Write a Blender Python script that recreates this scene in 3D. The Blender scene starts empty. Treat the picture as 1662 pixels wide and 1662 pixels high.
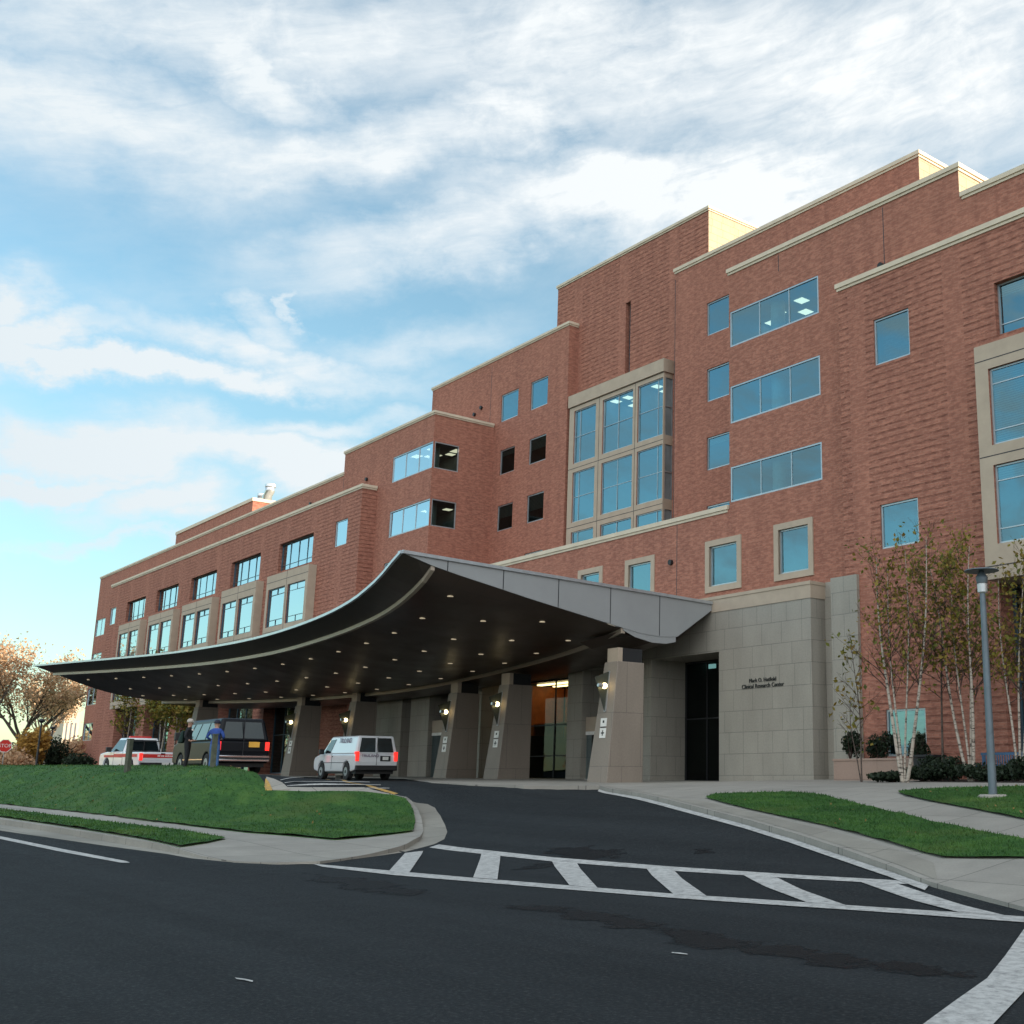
import bpy, bmesh, math, random
import numpy as np
from mathutils import Vector, Matrix, noise as mnoise
from mathutils.geometry import delaunay_2d_cdt
random.seed(7); rng = np.random.default_rng(7)
scene = bpy.context.scene
COL = scene.collection
R = math.radians
# ---------------------------------------------------------------- camera geometry
F = 1890.0; CX = 1160.0; CY = 831.0; PT = math.atan(434/1890.0); EYE = 1.6
fw = (math.cos(R(137.8)), math.sin(R(137.8))); rt = (fw[1], -fw[0])
def ray(x, y):
    u = x-CX; v = CY-y
    f = F*math.cos(PT)-v*math.sin(PT); z = F*math.sin(PT)+v*math.cos(PT)
    return (fw[0]*f+rt[0]*u, fw[1]*f+rt[1]*u, z, f)
def onY(x, y, Y):
    r = ray(x, y); t = Y/r[1]; return (r[0]*t, r[2]*t+EYE)
def onX(x, y, X):
    r = ray(x, y); t = X/r[0]; return (r[1]*t, r[2]*t+EYE)
def onD(x, y, d):
    r = ray(x, y); t = d/r[3]; return (r[0]*t, r[1]*t, r[2]*t+EYE)
def sstep(t):
    t = min(1.0, max(0.0, t)); return t*t*(3-2*t)
# ---------------------------------------------------------------- terrain
def hgt(X, Y):
    gz = .0145*min(60.0, max(0.0, -X-24))
    w = sstep((-X-30.5)/10.0)
    Y0 = 13.0-1.8*w; Ye = 25.0+(14.8-25.0)*w
    pz = 1.28+.009*min(60.0, max(0.0, -X-36))+w*.17
    t = min(1.0, max(0.0, (Y-Y0)/(Ye-Y0))); t = .5*t+.5*t*t*(3-2*t)
    z = gz+(pz-gz)*t
    if Y > 25: z += .0195*(1-w*.9)*min(9.0, Y-25)
    s = 2.0 if Y < 15 else 3.6
    z += .35*sstep((-X-36)/8.0)*math.exp(-((Y-15)/s)**2)
    return z
def march(x, y, off=0.0):
    r = ray(x, y); px_ = r[0]/r[3]; py_ = r[1]/r[3]; pz_ = r[2]/r[3]
    d = 4.0
    while d < 140:
        if EYE+pz_*d < hgt(px_*d, py_*d)+off: break
        d += .1
    lo, hi = d-.1, d
    for _ in range(12):
        m = (lo+hi)/2
        if EYE+pz_*m < hgt(px_*m, py_*m)+off: hi = m
        else: lo = m
    return (px_*hi, py_*hi)
def mpts(l, off=0.0): return [march(x, y, off) for x, y in l]
# ---------------------------------------------------------------- mesh helpers
class MB:
    def __init__(s): s.v = []; s.f = []; s.m = []
    def face(s, pts, m=0):
        i = len(s.v); s.v += [tuple(p) for p in pts]; s.f.append(tuple(range(i, i+len(pts)))); s.m.append(m)
    def box(s, x0, x1, y0, y1, z0, z1, m=0, skip=''):
        if x0 > x1: x0, x1 = x1, x0
        if y0 > y1: y0, y1 = y1, y0
        if z0 > z1: z0, z1 = z1, z0
        i = len(s.v)
        s.v += [(x0,y0,z0),(x1,y0,z0),(x1,y1,z0),(x0,y1,z0),(x0,y0,z1),(x1,y0,z1),(x1,y1,z1),(x0,y1,z1)]
        for k, q in (('b',(3,2,1,0)),('t',(4,5,6,7)),('f',(0,1,5,4)),('r',(1,2,6,5)),('k',(2,3,7,6)),('l',(3,0,4,7))):
            if k in skip: continue
            s.f.append(tuple(i+a for a in q)); s.m.append(m)
    def hexa(s, p, m=0):            # 8 points: bottom 4 ccw, top 4 ccw
        i = len(s.v); s.v += [tuple(q) for q in p]
        for q in ((3,2,1,0),(4,5,6,7),(0,1,5,4),(1,2,6,5),(2,3,7,6),(3,0,4,7)):
            s.f.append(tuple(i+a for a in q)); s.m.append(m)
    def prism(s, poly, z0, z1, m=0):   # ccw poly in xy
        n = len(poly); i = len(s.v)
        s.v += [(x, y, z0) for x, y in poly]+[(x, y, z1) for x, y in poly]
        s.f.append(tuple(i+k for k in reversed(range(n)))); s.m.append(m)
        s.f.append(tuple(i+n+k for k in range(n))); s.m.append(m)
        for k in range(n):
            a = k; b = (k+1) % n
            s.f.append((i+a, i+b, i+n+b, i+n+a)); s.m.append(m)
    def tube(s, path, rad, n=8, m=0, cap=True):
        i0 = len(s.v); P = [Vector(p) for p in path]
        for k, p in enumerate(P):
            t = (P[min(k+1, len(P)-1)]-P[max(k-1, 0)])
            if t.length < 1e-9: t = Vector((0, 0, 1))
            t.normalize()
            a = t.cross(Vector((0.31, .87, .1)) if abs(t.z) > .8 else Vector((0, 0, 1))); a.normalize(); b = t.cross(a)
            r = rad[k] if hasattr(rad, '__len__') else rad
            for j in range(n):
                an = 2*math.pi*j/n; q = p+a*(r*math.cos(an))+b*(r*math.sin(an)); s.v.append(tuple(q))
        for k in range(len(P)-1):
            for j in range(n):
                a = i0+k*n+j; b = i0+k*n+(j+1) % n
                s.f.append((a, b, b+n, a+n)); s.m.append(m)
        if cap:
            s.f.append(tuple(i0+j for j in reversed(range(n)))); s.m.append(m)
            s.f.append(tuple(i0+(len(P)-1)*n+j for j in range(n))); s.m.append(m)
    def disc_lathe(s, prof, c=(0, 0, 0), n=16, m=0):  # prof list of (r,z)
        i0 = len(s.v)
        for r, z in prof:
            for j in range(n):
                a = 2*math.pi*j/n; s.v.append((c[0]+r*math.cos(a), c[1]+r*math.sin(a), c[2]+z))
        for k in range(len(prof)-1):
            for j in range(n):
                a = i0+k*n+j; b = i0+k*n+(j+1) % n
                s.f.append((a, b, b+n, a+n)); s.m.append(m)
        s.f.append(tuple(i0+j for j in reversed(range(n)))); s.m.append(m)
        s.f.append(tuple(i0+(len(prof)-1)*n+j for j in range(n))); s.m.append(m)
    def obj(s, name, mats, parent=None, smooth=False, bevel=0, local=True):
        me = bpy.data.meshes.new(name)
        v = s.v
        if parent is not None and not local:
            base = parent
            L = [Vector((0, 0, 0))]
            o = base
            while o is not None: L[0] = L[0]+o.location; o = o.parent
            v = [(a-L[0].x, b-L[0].y, c-L[0].z) for a, b, c in s.v]
        me.from_pydata(v, [], s.f)
        for mm in (mats if isinstance(mats, (list, tuple)) else [mats]): me.materials.append(mm)
        me.polygons.foreach_set('material_index', s.m)
        if smooth: me.polygons.foreach_set('use_smooth', [True]*len(s.f))
        me.update()
        o = bpy.data.objects.new(name, me); COL.objects.link(o)
        if parent is not None: o.parent = parent
        if bevel:
            b = o.modifiers.new('b', 'BEVEL'); b.width = bevel; b.segments = 2; b.limit_method = 'ANGLE'; b.angle_limit = R(35)
        return o
def empty(name, loc=(0, 0, 0), rz=0, label=None, cat=None, group=None, kind=None):
    o = bpy.data.objects.new(name, None); COL.objects.link(o); o.location = loc; o.rotation_euler = (0, 0, rz)
    o.empty_display_size = .2
    tag(o, label, cat, group, kind); return o
def tag(o, label=None, cat=None, group=None, kind=None):
    if label: o['label'] = label
    if cat: o['category'] = cat
    if group: o['group'] = group
    if kind: o['kind'] = kind
    return o
def copy_tree(o, parent=None):
    c = o.copy(); COL.objects.link(c); c.parent = parent
    for ch in list(o.children): copy_tree(ch, c)
    return c
def text_obj(name, txt, size, mat, parent, M, depth=.01):
    cu = bpy.data.curves.new(name, 'FONT'); cu.body = txt; cu.size = size; cu.extrude = depth; cu.align_x = 'CENTER'; cu.align_y = 'CENTER'
    t = bpy.data.objects.new(name+'_tmp', cu); COL.objects.link(t)
    dg = bpy.context.evaluated_depsgraph_get(); dg.update()
    me = bpy.data.meshes.new_from_object(t.evaluated_get(dg)); bpy.data.objects.remove(t)
    me.transform(M); me.materials.clear(); me.materials.append(mat); me.name = name
    o = bpy.data.objects.new(name, me); COL.objects.link(o)
    if parent is not None: o.parent = parent
    return o
# ---------------------------------------------------------------- materials
def mat(name):
    m = bpy.data.materials.new(name); m.use_nodes = True
    nt = m.node_tree; b = nt.nodes['Principled BSDF']; return m, nt, b
def N(nt, t, **kw):
    n = nt.nodes.new(t)
    for k, v in kw.items():
        if k.startswith('i_'): n.inputs[k[2:].replace('_', ' ')].default_value = v
        else: setattr(n, k, v)
    return n
def LK(nt, a, b): nt.links.new(a, b)
def math_(nt, op, a, b=None, c=None, clamp=False):
    n = nt.nodes.new('ShaderNodeMath'); n.operation = op; n.use_clamp = clamp
    for k, q in enumerate((a, b, c)):
        if q is None: continue
        if isinstance(q, (int, float)): n.inputs[k].default_value = q
        else: nt.links.new(q, n.inputs[k])
    return n.outputs[0]
def ramp(nt, fac, stops):
    r = nt.nodes.new('ShaderNodeValToRGB'); e = r.color_ramp.elements
    while len(e) < len(stops): e.new(.5)
    for k, (p, c) in enumerate(stops): e[k].position = p; e[k].color = (c if len(c) == 4 else tuple(c)+(1,))
    nt.links.new(fac, r.inputs[0]); return r.outputs[0]
def mixc(nt, f, a, b, mode='MIX'):
    n = nt.nodes.new('ShaderNodeMix'); n.data_type = 'RGBA'; n.blend_type = mode
    for k, q in ((0, f), (6, a), (7, b)):
        if isinstance(q, (int, float)): n.inputs[k].default_value = q
        elif isinstance(q, tuple): n.inputs[k].default_value = q if len(q) == 4 else q+(1,)
        else: nt.links.new(q, n.inputs[k])
    return n.outputs[2]
def noise_(nt, vec, scale, detail=4, rough=.55, dist=0):
    n = nt.nodes.new('ShaderNodeTexNoise'); n.inputs['Scale'].default_value = scale; n.inputs['Detail'].default_value = detail
    n.inputs['Roughness'].default_value = rough; n.inputs['Distortion'].default_value = dist
    if vec is not None: nt.links.new(vec, n.inputs['Vector'])
    return n.outputs[0]
def wpos(nt):
    g = nt.nodes.new('ShaderNodeNewGeometry'); return g.outputs['Position']
def wallvec(nt):       # (x+y, z) in world metres, for courses on any upright wall
    p = wpos(nt); s = nt.nodes.new('ShaderNodeSeparateXYZ'); LK(nt, p, s.inputs[0])
    c = nt.nodes.new('ShaderNodeCombineXYZ'); LK(nt, math_(nt, 'ADD', s.outputs[0], s.outputs[1]), c.inputs[0]); LK(nt, s.outputs[2], c.inputs[1])
    return c.outputs[0], s.outputs[2], s
def scalev(nt, v, sc):
    m = nt.nodes.new('ShaderNodeVectorMath'); m.operation = 'MULTIPLY'; LK(nt, v, m.inputs[0]); m.inputs[1].default_value = sc; return m.outputs[0]
def bump(nt, b, h, strength=.3, dist=.02):
    n = nt.nodes.new('ShaderNodeBump'); n.inputs['Strength'].default_value = strength; n.inputs['Distance'].default_value = dist
    LK(nt, h, n.inputs['Height']); LK(nt, n.outputs[0], b.inputs['Normal'])
def plain(name, col, rough=.6, metal=0, var=.12, nscale=3, spec=.5):
    m, nt, b = mat(name); p = wpos(nt); nz = noise_(nt, p, nscale, 5, .6)
    c0 = tuple(max(0, c*(1-var)) for c in col); c1 = tuple(min(1, c*(1+var)) for c in col)
    LK(nt, ramp(nt, nz, [(.3, c0), (.7, c1)]), b.inputs['Base Color'])
    b.inputs['Roughness'].default_value = rough; b.inputs['Metallic'].default_value = metal
    b.inputs['Specular IOR Level'].default_value = spec
    return m
def brick_mat(name, corr=False):
    m, nt, b = mat(name); v, z, sp = wallvec(nt)
    # running bond: several brick colours, pale mortar
    br = N(nt, 'ShaderNodeTexBrick'); br.offset = .5; br.inputs['Scale'].default_value = 1.0
    br.inputs['Brick Width'].default_value = .30; br.inputs['Row Height'].default_value = .10
    br.inputs['Mortar Size'].default_value = .009; br.inputs['Bias'].default_value = -.1
    br.inputs['Color1'].default_value = (.46, .198, .138, 1); br.inputs['Color2'].default_value = (.20, .078, .058, 1)
    br.inputs['Mortar'].default_value = (.34, .225, .175, 1); LK(nt, v, br.inputs['Vector'])
    n1 = noise_(nt, scalev(nt, v, (3.2, 8.5, 1)), 1.0, 3, .7)
    n2 = noise_(nt, v, .14, 4, .55)
    c = mixc(nt, math_(nt, 'MULTIPLY', ramp(nt, n1, [(.47, (0, 0, 0)), (.57, (1, 1, 1))]), .85), br.outputs[0], (.165, .066, .052))
    c = mixc(nt, math_(nt, 'MULTIPLY', n2, .45), c, (.42, .18, .122))
    n3 = noise_(nt, scalev(nt, v, (1.6, .12, 1)), 1.0, 4, .6)     # faint vertical weathering
    c = mixc(nt, .35, c, ramp(nt, n3, [(.3, (.27, .115, .082)), (.7, (.45, .20, .138))]))
    h = br.outputs['Fac']
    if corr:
        # broken bands of recessed courses: bump, with their shade painted in darker
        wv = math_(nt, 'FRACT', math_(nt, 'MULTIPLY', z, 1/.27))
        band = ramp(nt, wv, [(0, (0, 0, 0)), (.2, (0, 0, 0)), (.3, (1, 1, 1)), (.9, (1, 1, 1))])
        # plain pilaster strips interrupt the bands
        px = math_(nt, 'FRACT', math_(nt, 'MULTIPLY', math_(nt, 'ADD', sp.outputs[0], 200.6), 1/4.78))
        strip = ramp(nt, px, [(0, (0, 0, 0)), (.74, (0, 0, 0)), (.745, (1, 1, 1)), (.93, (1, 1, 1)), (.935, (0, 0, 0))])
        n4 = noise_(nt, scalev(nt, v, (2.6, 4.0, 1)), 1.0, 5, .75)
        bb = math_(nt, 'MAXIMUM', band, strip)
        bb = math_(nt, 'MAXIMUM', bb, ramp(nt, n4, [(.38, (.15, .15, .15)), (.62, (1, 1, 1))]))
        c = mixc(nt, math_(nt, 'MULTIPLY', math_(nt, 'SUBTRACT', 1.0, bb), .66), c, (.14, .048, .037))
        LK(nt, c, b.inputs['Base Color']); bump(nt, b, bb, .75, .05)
    else:
        LK(nt, c, b.inputs['Base Color']); inv = math_(nt, 'SUBTRACT', 1.0, h); bump(nt, b, inv, .4, .01)
    b.inputs['Roughness'].default_value = .85; b.inputs['Specular IOR Level'].default_value = .2
    return m
def stone_mat(name, c1, c2, mortar, bw=1.25, rh=.85, ms=.012, rough=.6):
    m, nt, b = mat(name); v, z, sp = wallvec(nt)
    br = N(nt, 'ShaderNodeTexBrick'); br.offset = .5; br.inputs['Scale'].default_value = 1.0
    br.inputs['Brick Width'].default_value = bw; br.inputs['Row Height'].default_value = rh; br.inputs['Mortar Size'].default_value = ms
    br.squash = .75; br.squash_frequency = 3
    br.inputs['Color1'].default_value = c1+(1,); br.inputs['Color2'].default_value = c2+(1,); br.inputs['Mortar'].default_value = mortar+(1,)
    LK(nt, v, br.inputs['Vector'])
    n1 = noise_(nt, v, 14, 5, .7); n2 = noise_(nt, scalev(nt, v, (1, .35, 1)), .9, 4, .6)
    c = mixc(nt, .22, br.outputs[0], ramp(nt, n1, [(.35, tuple(x*.5 for x in c1)), (.65, tuple(min(1, x*1.4) for x in c1))]))
    c = mixc(nt, .35, c, ramp(nt, n2, [(.3, tuple(x*.72 for x in c2)), (.7, tuple(x*1.15 for x in c1))]))
    LK(nt, c, b.inputs['Base Color']); b.inputs['Roughness'].default_value = rough
    bump(nt, b, math_(nt, 'SUBTRACT', 1.0, br.outputs['Fac']), .5, .01)
    return m
def glass_mat(name, tint=(.40, .62, .66), refl=.45, gcol=(.72, .90, 1.0), wob=.3, scale=.5):
    m = bpy.data.materials.new(name); m.use_nodes = True; nt = m.node_tree; nt.nodes.clear()
    o = N(nt, 'ShaderNodeOutputMaterial'); tr = N(nt, 'ShaderNodeBsdfTransparent'); gl = N(nt, 'ShaderNodeBsdfGlossy')
    tr.inputs[0].default_value = tint+(1,); gl.inputs[0].default_value = gcol+(1,); gl.inputs['Roughness'].default_value = .015
    fr = N(nt, 'ShaderNodeFresnel'); fr.inputs[0].default_value = 1.5
    mx = N(nt, 'ShaderNodeMixShader'); f = math_(nt, 'ADD', math_(nt, 'MULTIPLY', fr.outputs[0], 1-refl), refl, clamp=True)
    LK(nt, f, mx.inputs[0]); LK(nt, tr.outputs[0], mx.inputs[1]); LK(nt, gl.outputs[0], mx.inputs[2]); LK(nt, mx.outputs[0], o.inputs[0])
    bp = N(nt, 'ShaderNodeBump'); bp.inputs['Strength'].default_value = wob; bp.inputs['Distance'].default_value = .02
    LK(nt, noise_(nt, wpos(nt), scale, 1, .4), bp.inputs['Height']); LK(nt, bp.outputs[0], gl.inputs['Normal'])
    return m
def emis(name, col, s):
    m, nt, b = mat(name); b.inputs['Base Color'].default_value = col+(1,); b.inputs['Emission Color'].default_value = col+(1,); b.inputs['Emission Strength'].default_value = s
    return m
M = {}
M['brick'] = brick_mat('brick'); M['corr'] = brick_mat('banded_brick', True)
M['stone'] = stone_mat('granite', (.325, .305, .26), (.285, .265, .225), (.085, .085, .08), 1.15, .88)
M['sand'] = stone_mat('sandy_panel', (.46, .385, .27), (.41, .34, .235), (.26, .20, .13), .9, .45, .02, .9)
M['pier'] = stone_mat('pier_granite', (.265, .225, .185), (.24, .205, .17), (.09, .08, .07), 1.5, 2.1, .012)
M['precast'] = plain('precast', (.42, .345, .265), .8, 0, .08, 1.5)
M['coping'] = plain('coping', (.60, .52, .40), .7, 0, .1, 1.2)
M['frame'] = plain('window_frame', (.42, .47, .50), .35, .6, .06)
M['dframe'] = plain('dark_frame', (.06, .10, .13), .4, .3, .06)
M['glass'] = glass_mat('window_glass', tint=(.36, .62, .68), refl=.30, gcol=(.42, .70, .80))
M['glassb'] = glass_mat('bright_glass', refl=.55, gcol=(.70, .86, .93))
M['glassd'] = glass_mat('dark_glass', tint=(.26, .34, .33), refl=.03, gcol=(.32, .38, .38))
M['room'] = plain('interior', (.20, .23, .24), .9, 0, .25, .7)
M['room2'] = plain('dark_interior', (.04, .035, .03), .9, 0, .3, .7)
M['white_in'] = plain('white_column', (.62, .66, .64), .7)
M['ceil'] = emis('ceiling_panel', (1.0, .80, .58), .95)
M['warm'] = plain('warm_wood', (.40, .13, .04), .45, 0, .3, 2)
M['warmlamp'] = emis('lobby_light', (1.0, .62, .30), 5)
M['blind'] = plain('blind', (.42, .48, .46), .7)
M['metal'] = plain('canopy_panel', (.33, .35, .36), .5, .25, .06, .6)
M['seam'] = plain('seam', (.03, .03, .035), .6)
M['trim'] = plain('canopy_trim', (.42, .36, .29), .45, .3, .06)
M['roofm'] = plain('roof_edge', (.46, .50, .53), .35, .6)
M['dark'] = plain('dark_paint', (.015, .017, .02), .5)
M['roof'] = plain('flat_roof', (.2, .19, .18), .9)
M['silver'] = plain('silver_metal', (.62, .64, .66), .3, .8)
M['black'] = plain('black_plastic', (.012, .012, .013), .5)
M['rubber'] = plain('rubber', (.018, .018, .018), .85)
M['chrome'] = plain('chrome', (.75, .77, .8), .12, 1.0, .02)
M['lamp'] = emis('lit_globe', (1.0, .80, .42), 2.4)
M['dlight'] = emis('downlight_lens', (.85, .70, .48), .17)
def soffit_mat():
    m, nt, b = mat('soffit_panel'); p = wpos(nt)
    s = N(nt, 'ShaderNodeSeparateXYZ'); LK(nt, p, s.inputs[0])
    c = N(nt, 'ShaderNodeCombineXYZ'); LK(nt, s.outputs[0], c.inputs[0]); LK(nt, s.outputs[1], c.inputs[1])
    br = N(nt, 'ShaderNodeTexBrick'); br.offset = 0; br.inputs['Scale'].default_value = 1; br.inputs['Brick Width'].default_value = 2.4; br.inputs['Row Height'].default_value = 1.2
    br.inputs['Mortar Size'].default_value = .008; br.inputs['Color1'].default_value = (.062, .037, .025, 1); br.inputs['Color2'].default_value = (.054, .033, .022, 1); br.inputs['Mortar'].default_value = (.02, .016, .013, 1)
    LK(nt, c.outputs[0], br.inputs['Vector'])
    LK(nt, br.outputs[0], b.inputs['Base Color']); b.inputs['Metallic'].default_value = .25
    n = noise_(nt, p, .6, 3); LK(nt, ramp(nt, n, [(.3, (.28, .28, .28)), (.7, (.42, .42, .42))]), b.inputs['Roughness'])
    bump(nt, b, noise_(nt, p, .8, 2), .12, .05)
    return m
M['soffit'] = soffit_mat()
def asphalt_mat():
    m, nt, b = mat('asphalt'); p = wpos(nt)
    fine = noise_(nt, p, 22, 6, .85); mid = noise_(nt, p, 2.2, 6, .72); big = noise_(nt, scalev(nt, p, (.5, 1, 1)), .28, 4, .6, .5)
    agg = noise_(nt, p, 110, 2, .9)
    c = ramp(nt, mid, [(.25, (.0125, .0165, .019)), (.75, (.023, .030, .0345))])
    c = mixc(nt, .45, c, ramp(nt, big, [(.3, (.0095, .0135, .0158)), (.7, (.030, .038, .043))]))
    lane = noise_(nt, scalev(nt, p, (.035, .55, 1)), 1.6, 5, .6)
    c = mixc(nt, .5, c, ramp(nt, lane, [(.35, (.010, .0135, .016)), (.65, (.038, .046, .051))]))
    c = mixc(nt, .5, c, ramp(nt, fine, [(.35, (.005, .006, .007)), (.52, (.021, .024, .026)), (.66, (.11, .11, .108))]))
    v = N(nt, 'ShaderNodeTexVoronoi'); v.feature = 'DISTANCE_TO_EDGE'; v.inputs['Scale'].default_value = .17
    d = N(nt, 'ShaderNodeVectorMath'); d.operation = 'ADD'; LK(nt, p, d.inputs[0])
    nn = N(nt, 'ShaderNodeTexNoise'); nn.inputs['Scale'].default_value = .9; nn.inputs['Detail'].default_value = 5; LK(nt, p, nn.inputs['Vector'])
    LK(nt, scalev(nt, nn.outputs['Color'], (2.2, 2.2, 0)), d.inputs[1]); LK(nt, d.outputs[0], v.inputs['Vector'])
    crk = ramp(nt, v.outputs['Distance'], [(0, (1, 1, 1)), (.0035, (0, 0, 0))])
    msk = ramp(nt, noise_(nt, p, .12, 2), [(.5, (0, 0, 0)), (.6, (1, 1, 1))])
    c = mixc(nt, math_(nt, 'MULTIPLY', math_(nt, 'MULTIPLY', crk, msk), .45), c, (.011, .012, .013))
    LK(nt, c, b.inputs['Base Color'])
    LK(nt, ramp(nt, mid, [(.3, (.78, .78, .78)), (.7, (.92, .92, .92))]), b.inputs['Roughness'])
    b.inputs['Specular IOR Level'].default_value = .14
    bump(nt, b, agg, .8, .012)
    return m
M['asphalt'] = asphalt_mat(); M['rim'] = plain('wheel_rim', (.34, .35, .36), .4, .6)
def wet_mat():
    m, nt, b = mat('damp_asphalt'); p = wpos(nt)
    n = noise_(nt, scalev(nt, p, (1, 1, 1)), 1.4, 6, .7); fine = noise_(nt, p, 38, 4, .8)
    c = mixc(nt, .4, (.0055, .0065, .0075), ramp(nt, fine, [(.35, (.004, .0045, .005)), (.7, (.02, .021, .022))]))
    LK(nt, c, b.inputs['Base Color']); b.inputs['Roughness'].default_value = .6; b.inputs['Specular IOR Level'].default_value = .2
    a = N(nt, 'ShaderNodeAttribute'); a.attribute_name = 'edge'
    al = math_(nt, 'ADD', math_(nt, 'MULTIPLY', math_(nt, 'SUBTRACT', n, .5), 3.2), a.outputs['Fac'])
    LK(nt, ramp(nt, al, [(.36, (0, 0, 0)), (.62, (.75, .75, .75))]), b.inputs['Alpha'])
    bump(nt, b, noise_(nt, p, 110, 2, .9), .4, .006)
    return m
M['wet'] = wet_mat()
def concrete_mat(name, col, js=1.6, stain=.3):
    m, nt, b = mat(name); p = wpos(nt); f = noise_(nt, p, 30, 4, .7); g = noise_(nt, p, 1.1, 6, .65); g2 = noise_(nt, p, .25, 3)
    c = ramp(nt, g, [(.28, tuple(x*.80 for x in col)), (.72, tuple(x*1.12 for x in col))])
    c = mixc(nt, .25, c, ramp(nt, f, [(.35, tuple(x*.6 for x in col)), (.7, tuple(x*1.25 for x in col))]))
    c = mixc(nt, math_(nt, 'MULTIPLY', ramp(nt, g2, [(.45, (0, 0, 0)), (.65, (1, 1, 1))]), stain), c, tuple(x*.55 for x in col))
    s = N(nt, 'ShaderNodeSeparateXYZ'); LK(nt, p, s.inputs[0])
    if js:
        cc = N(nt, 'ShaderNodeCombineXYZ'); LK(nt, s.outputs[0], cc.inputs[0]); LK(nt, s.outputs[1], cc.inputs[1])
        br = N(nt, 'ShaderNodeTexBrick'); br.offset = 0; br.inputs['Scale'].default_value = 1; br.inputs['Brick Width'].default_value = js; br.inputs['Row Height'].default_value = js
        br.inputs['Mortar Size'].default_value = .012; br.inputs['Color1'].default_value = (1, 1, 1, 1); br.inputs['Color2'].default_value = (.90, .90, .90, 1); br.inputs['Mortar'].default_value = (.42, .42, .42, 1)
        LK(nt, cc.outputs[0], br.inputs['Vector']); c = mixc(nt, 1.0, c, br.outputs[0], 'MULTIPLY')
    LK(nt, c, b.inputs['Base Color']); b.inputs['Roughness'].default_value = .85
    bump(nt, b, f, .25, .006)
    return m
M['walk'] = concrete_mat('pavement_concrete', (.31, .295, .26), 1.8)
M['kerb'] = concrete_mat('kerb_concrete', (.29, .275, .235), 2.7, .6)
def paint_mat(name, col):
    m, nt, b = mat(name); p = wpos(nt); f = noise_(nt, p, 7, 6, .75); g = noise_(nt, p, 45, 3, .8)
    w = math_(nt, 'MULTIPLY', ramp(nt, f, [(.42, (0, 0, 0)), (.70, (1, 1, 1))]), .75)
    w = math_(nt, 'ADD', w, math_(nt, 'MULTIPLY', ramp(nt, g, [(.55, (0, 0, 0)), (.7, (1, 1, 1))]), .45), clamp=True)
    LK(nt, mixc(nt, w, col, (.10, .10, .10)), b.inputs['Base Color']); b.inputs['Roughness'].default_value = .75
    bump(nt, b, g, .4, .006)
    return m
M['paint'] = paint_mat('white_road_paint', (.50, .50, .48)); M['yellow'] = paint_mat('yellow_paint', (.50, .30, .06))
def grass_mat(name, blade=False):
    m, nt, b = mat(name); p = wpos(nt)
    n1 = noise_(nt, scalev(nt, p, (.55, 1.3, 1)), 1.1, 5, .65, .6); n2 = noise_(nt, p, 9, 4, .7)
    c = ramp(nt, n1, [(.30, (.014, .046, .014)), (.5, (.032, .094, .023)), (.68, (.085, .175, .036))])
    c = mixc(nt, .5, c, ramp(nt, n2, [(.3, (.014, .048, .013)), (.7, (.060, .140, .030))]))
    n3 = noise_(nt, p, .5, 4, .6)
    c = mixc(nt, math_(nt, 'MULTIPLY', ramp(nt, n3, [(.52, (0, 0, 0)), (.72, (1, 1, 1))]), .4), c, (.10, .13, .035))
    LK(nt, c, b.inputs['Base Color']); b.inputs['Roughness'].default_value = .8; b.inputs['Specular IOR Level'].default_value = .15
    if not blade: bump(nt, b, n2, .8, .06)
    return m
M['lawn'] = grass_mat('lawn'); M['blade'] = grass_mat('grass_blade', True)
def leaf_mat(name, cols):
    m, nt, b = mat(name); g = N(nt, 'ShaderNodeNewGeometry')
    n = noise_(nt, g.outputs['Position'], 1.3, 2)
    f = math_(nt, 'ADD', math_(nt, 'MULTIPLY', g.outputs['Random Per Island'], .75), math_(nt, 'MULTIPLY', n, .25))
    k = len(cols); LK(nt, ramp(nt, f, [(i/(k-1), c) for i, c in enumerate(cols)]), b.inputs['Base Color'])
    b.inputs['Roughness'].default_value = .7; b.inputs['Transmission Weight'].default_value = 0
    b.inputs['Subsurface Weight'].default_value = 0
    o = nt.nodes['Material Output']; tl = N(nt, 'ShaderNodeBsdfTranslucent'); LK(nt, b.inputs['Base Color'].links[0].from_socket, tl.inputs[0])
    mx = N(nt, 'ShaderNodeMixShader'); mx.inputs[0].default_value = .35; LK(nt, b.outputs[0], mx.inputs[1]); LK(nt, tl.outputs[0], mx.inputs[2]); LK(nt, mx.outputs[0], o.inputs[0])
    return m
M['litter'] = leaf_mat('leaf_litter', [(.20, .12, .04), (.30, .19, .06), (.16, .09, .04)])
M['leaf_birch'] = leaf_mat('birch_leaf', [(.06, .085, .014), (.15, .16, .02), (.28, .20, .03), (.18, .10, .03)])
M['leaf_autumn'] = leaf_mat('autumn_leaf', [(.42, .22, .12), (.58, .36, .20), (.62, .44, .28), (.48, .31, .20)])
M['leaf_gold'] = leaf_mat('golden_leaf', [(.30, .17, .04), (.46, .26, .05), (.50, .33, .09)])
M['leaf_dark'] = leaf_mat('evergreen_leaf', [(.008, .018, .009), (.014, .030, .012), (.025, .045, .016)])
def bark_mat(name, base, dark, sc):
    m, nt, b = mat(name); p = wpos(nt); n = noise_(nt, scalev(nt, p, (2, 2, 9)), sc, 4, .7)
    LK(nt, ramp(nt, n, [(.38, dark), (.5, base)]), b.inputs['Base Color']); b.inputs['Roughness'].default_value = .85; return m
M['birch'] = bark_mat('birch_bark', (.40, .35, .29), (.06, .045, .038), 1.6)
M['twig'] = plain('dark_twig', (.055, .032, .025), .8)
M['bark'] = bark_mat('brown_bark', (.10, .075, .06), (.03, .022, .018), 2)
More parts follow.
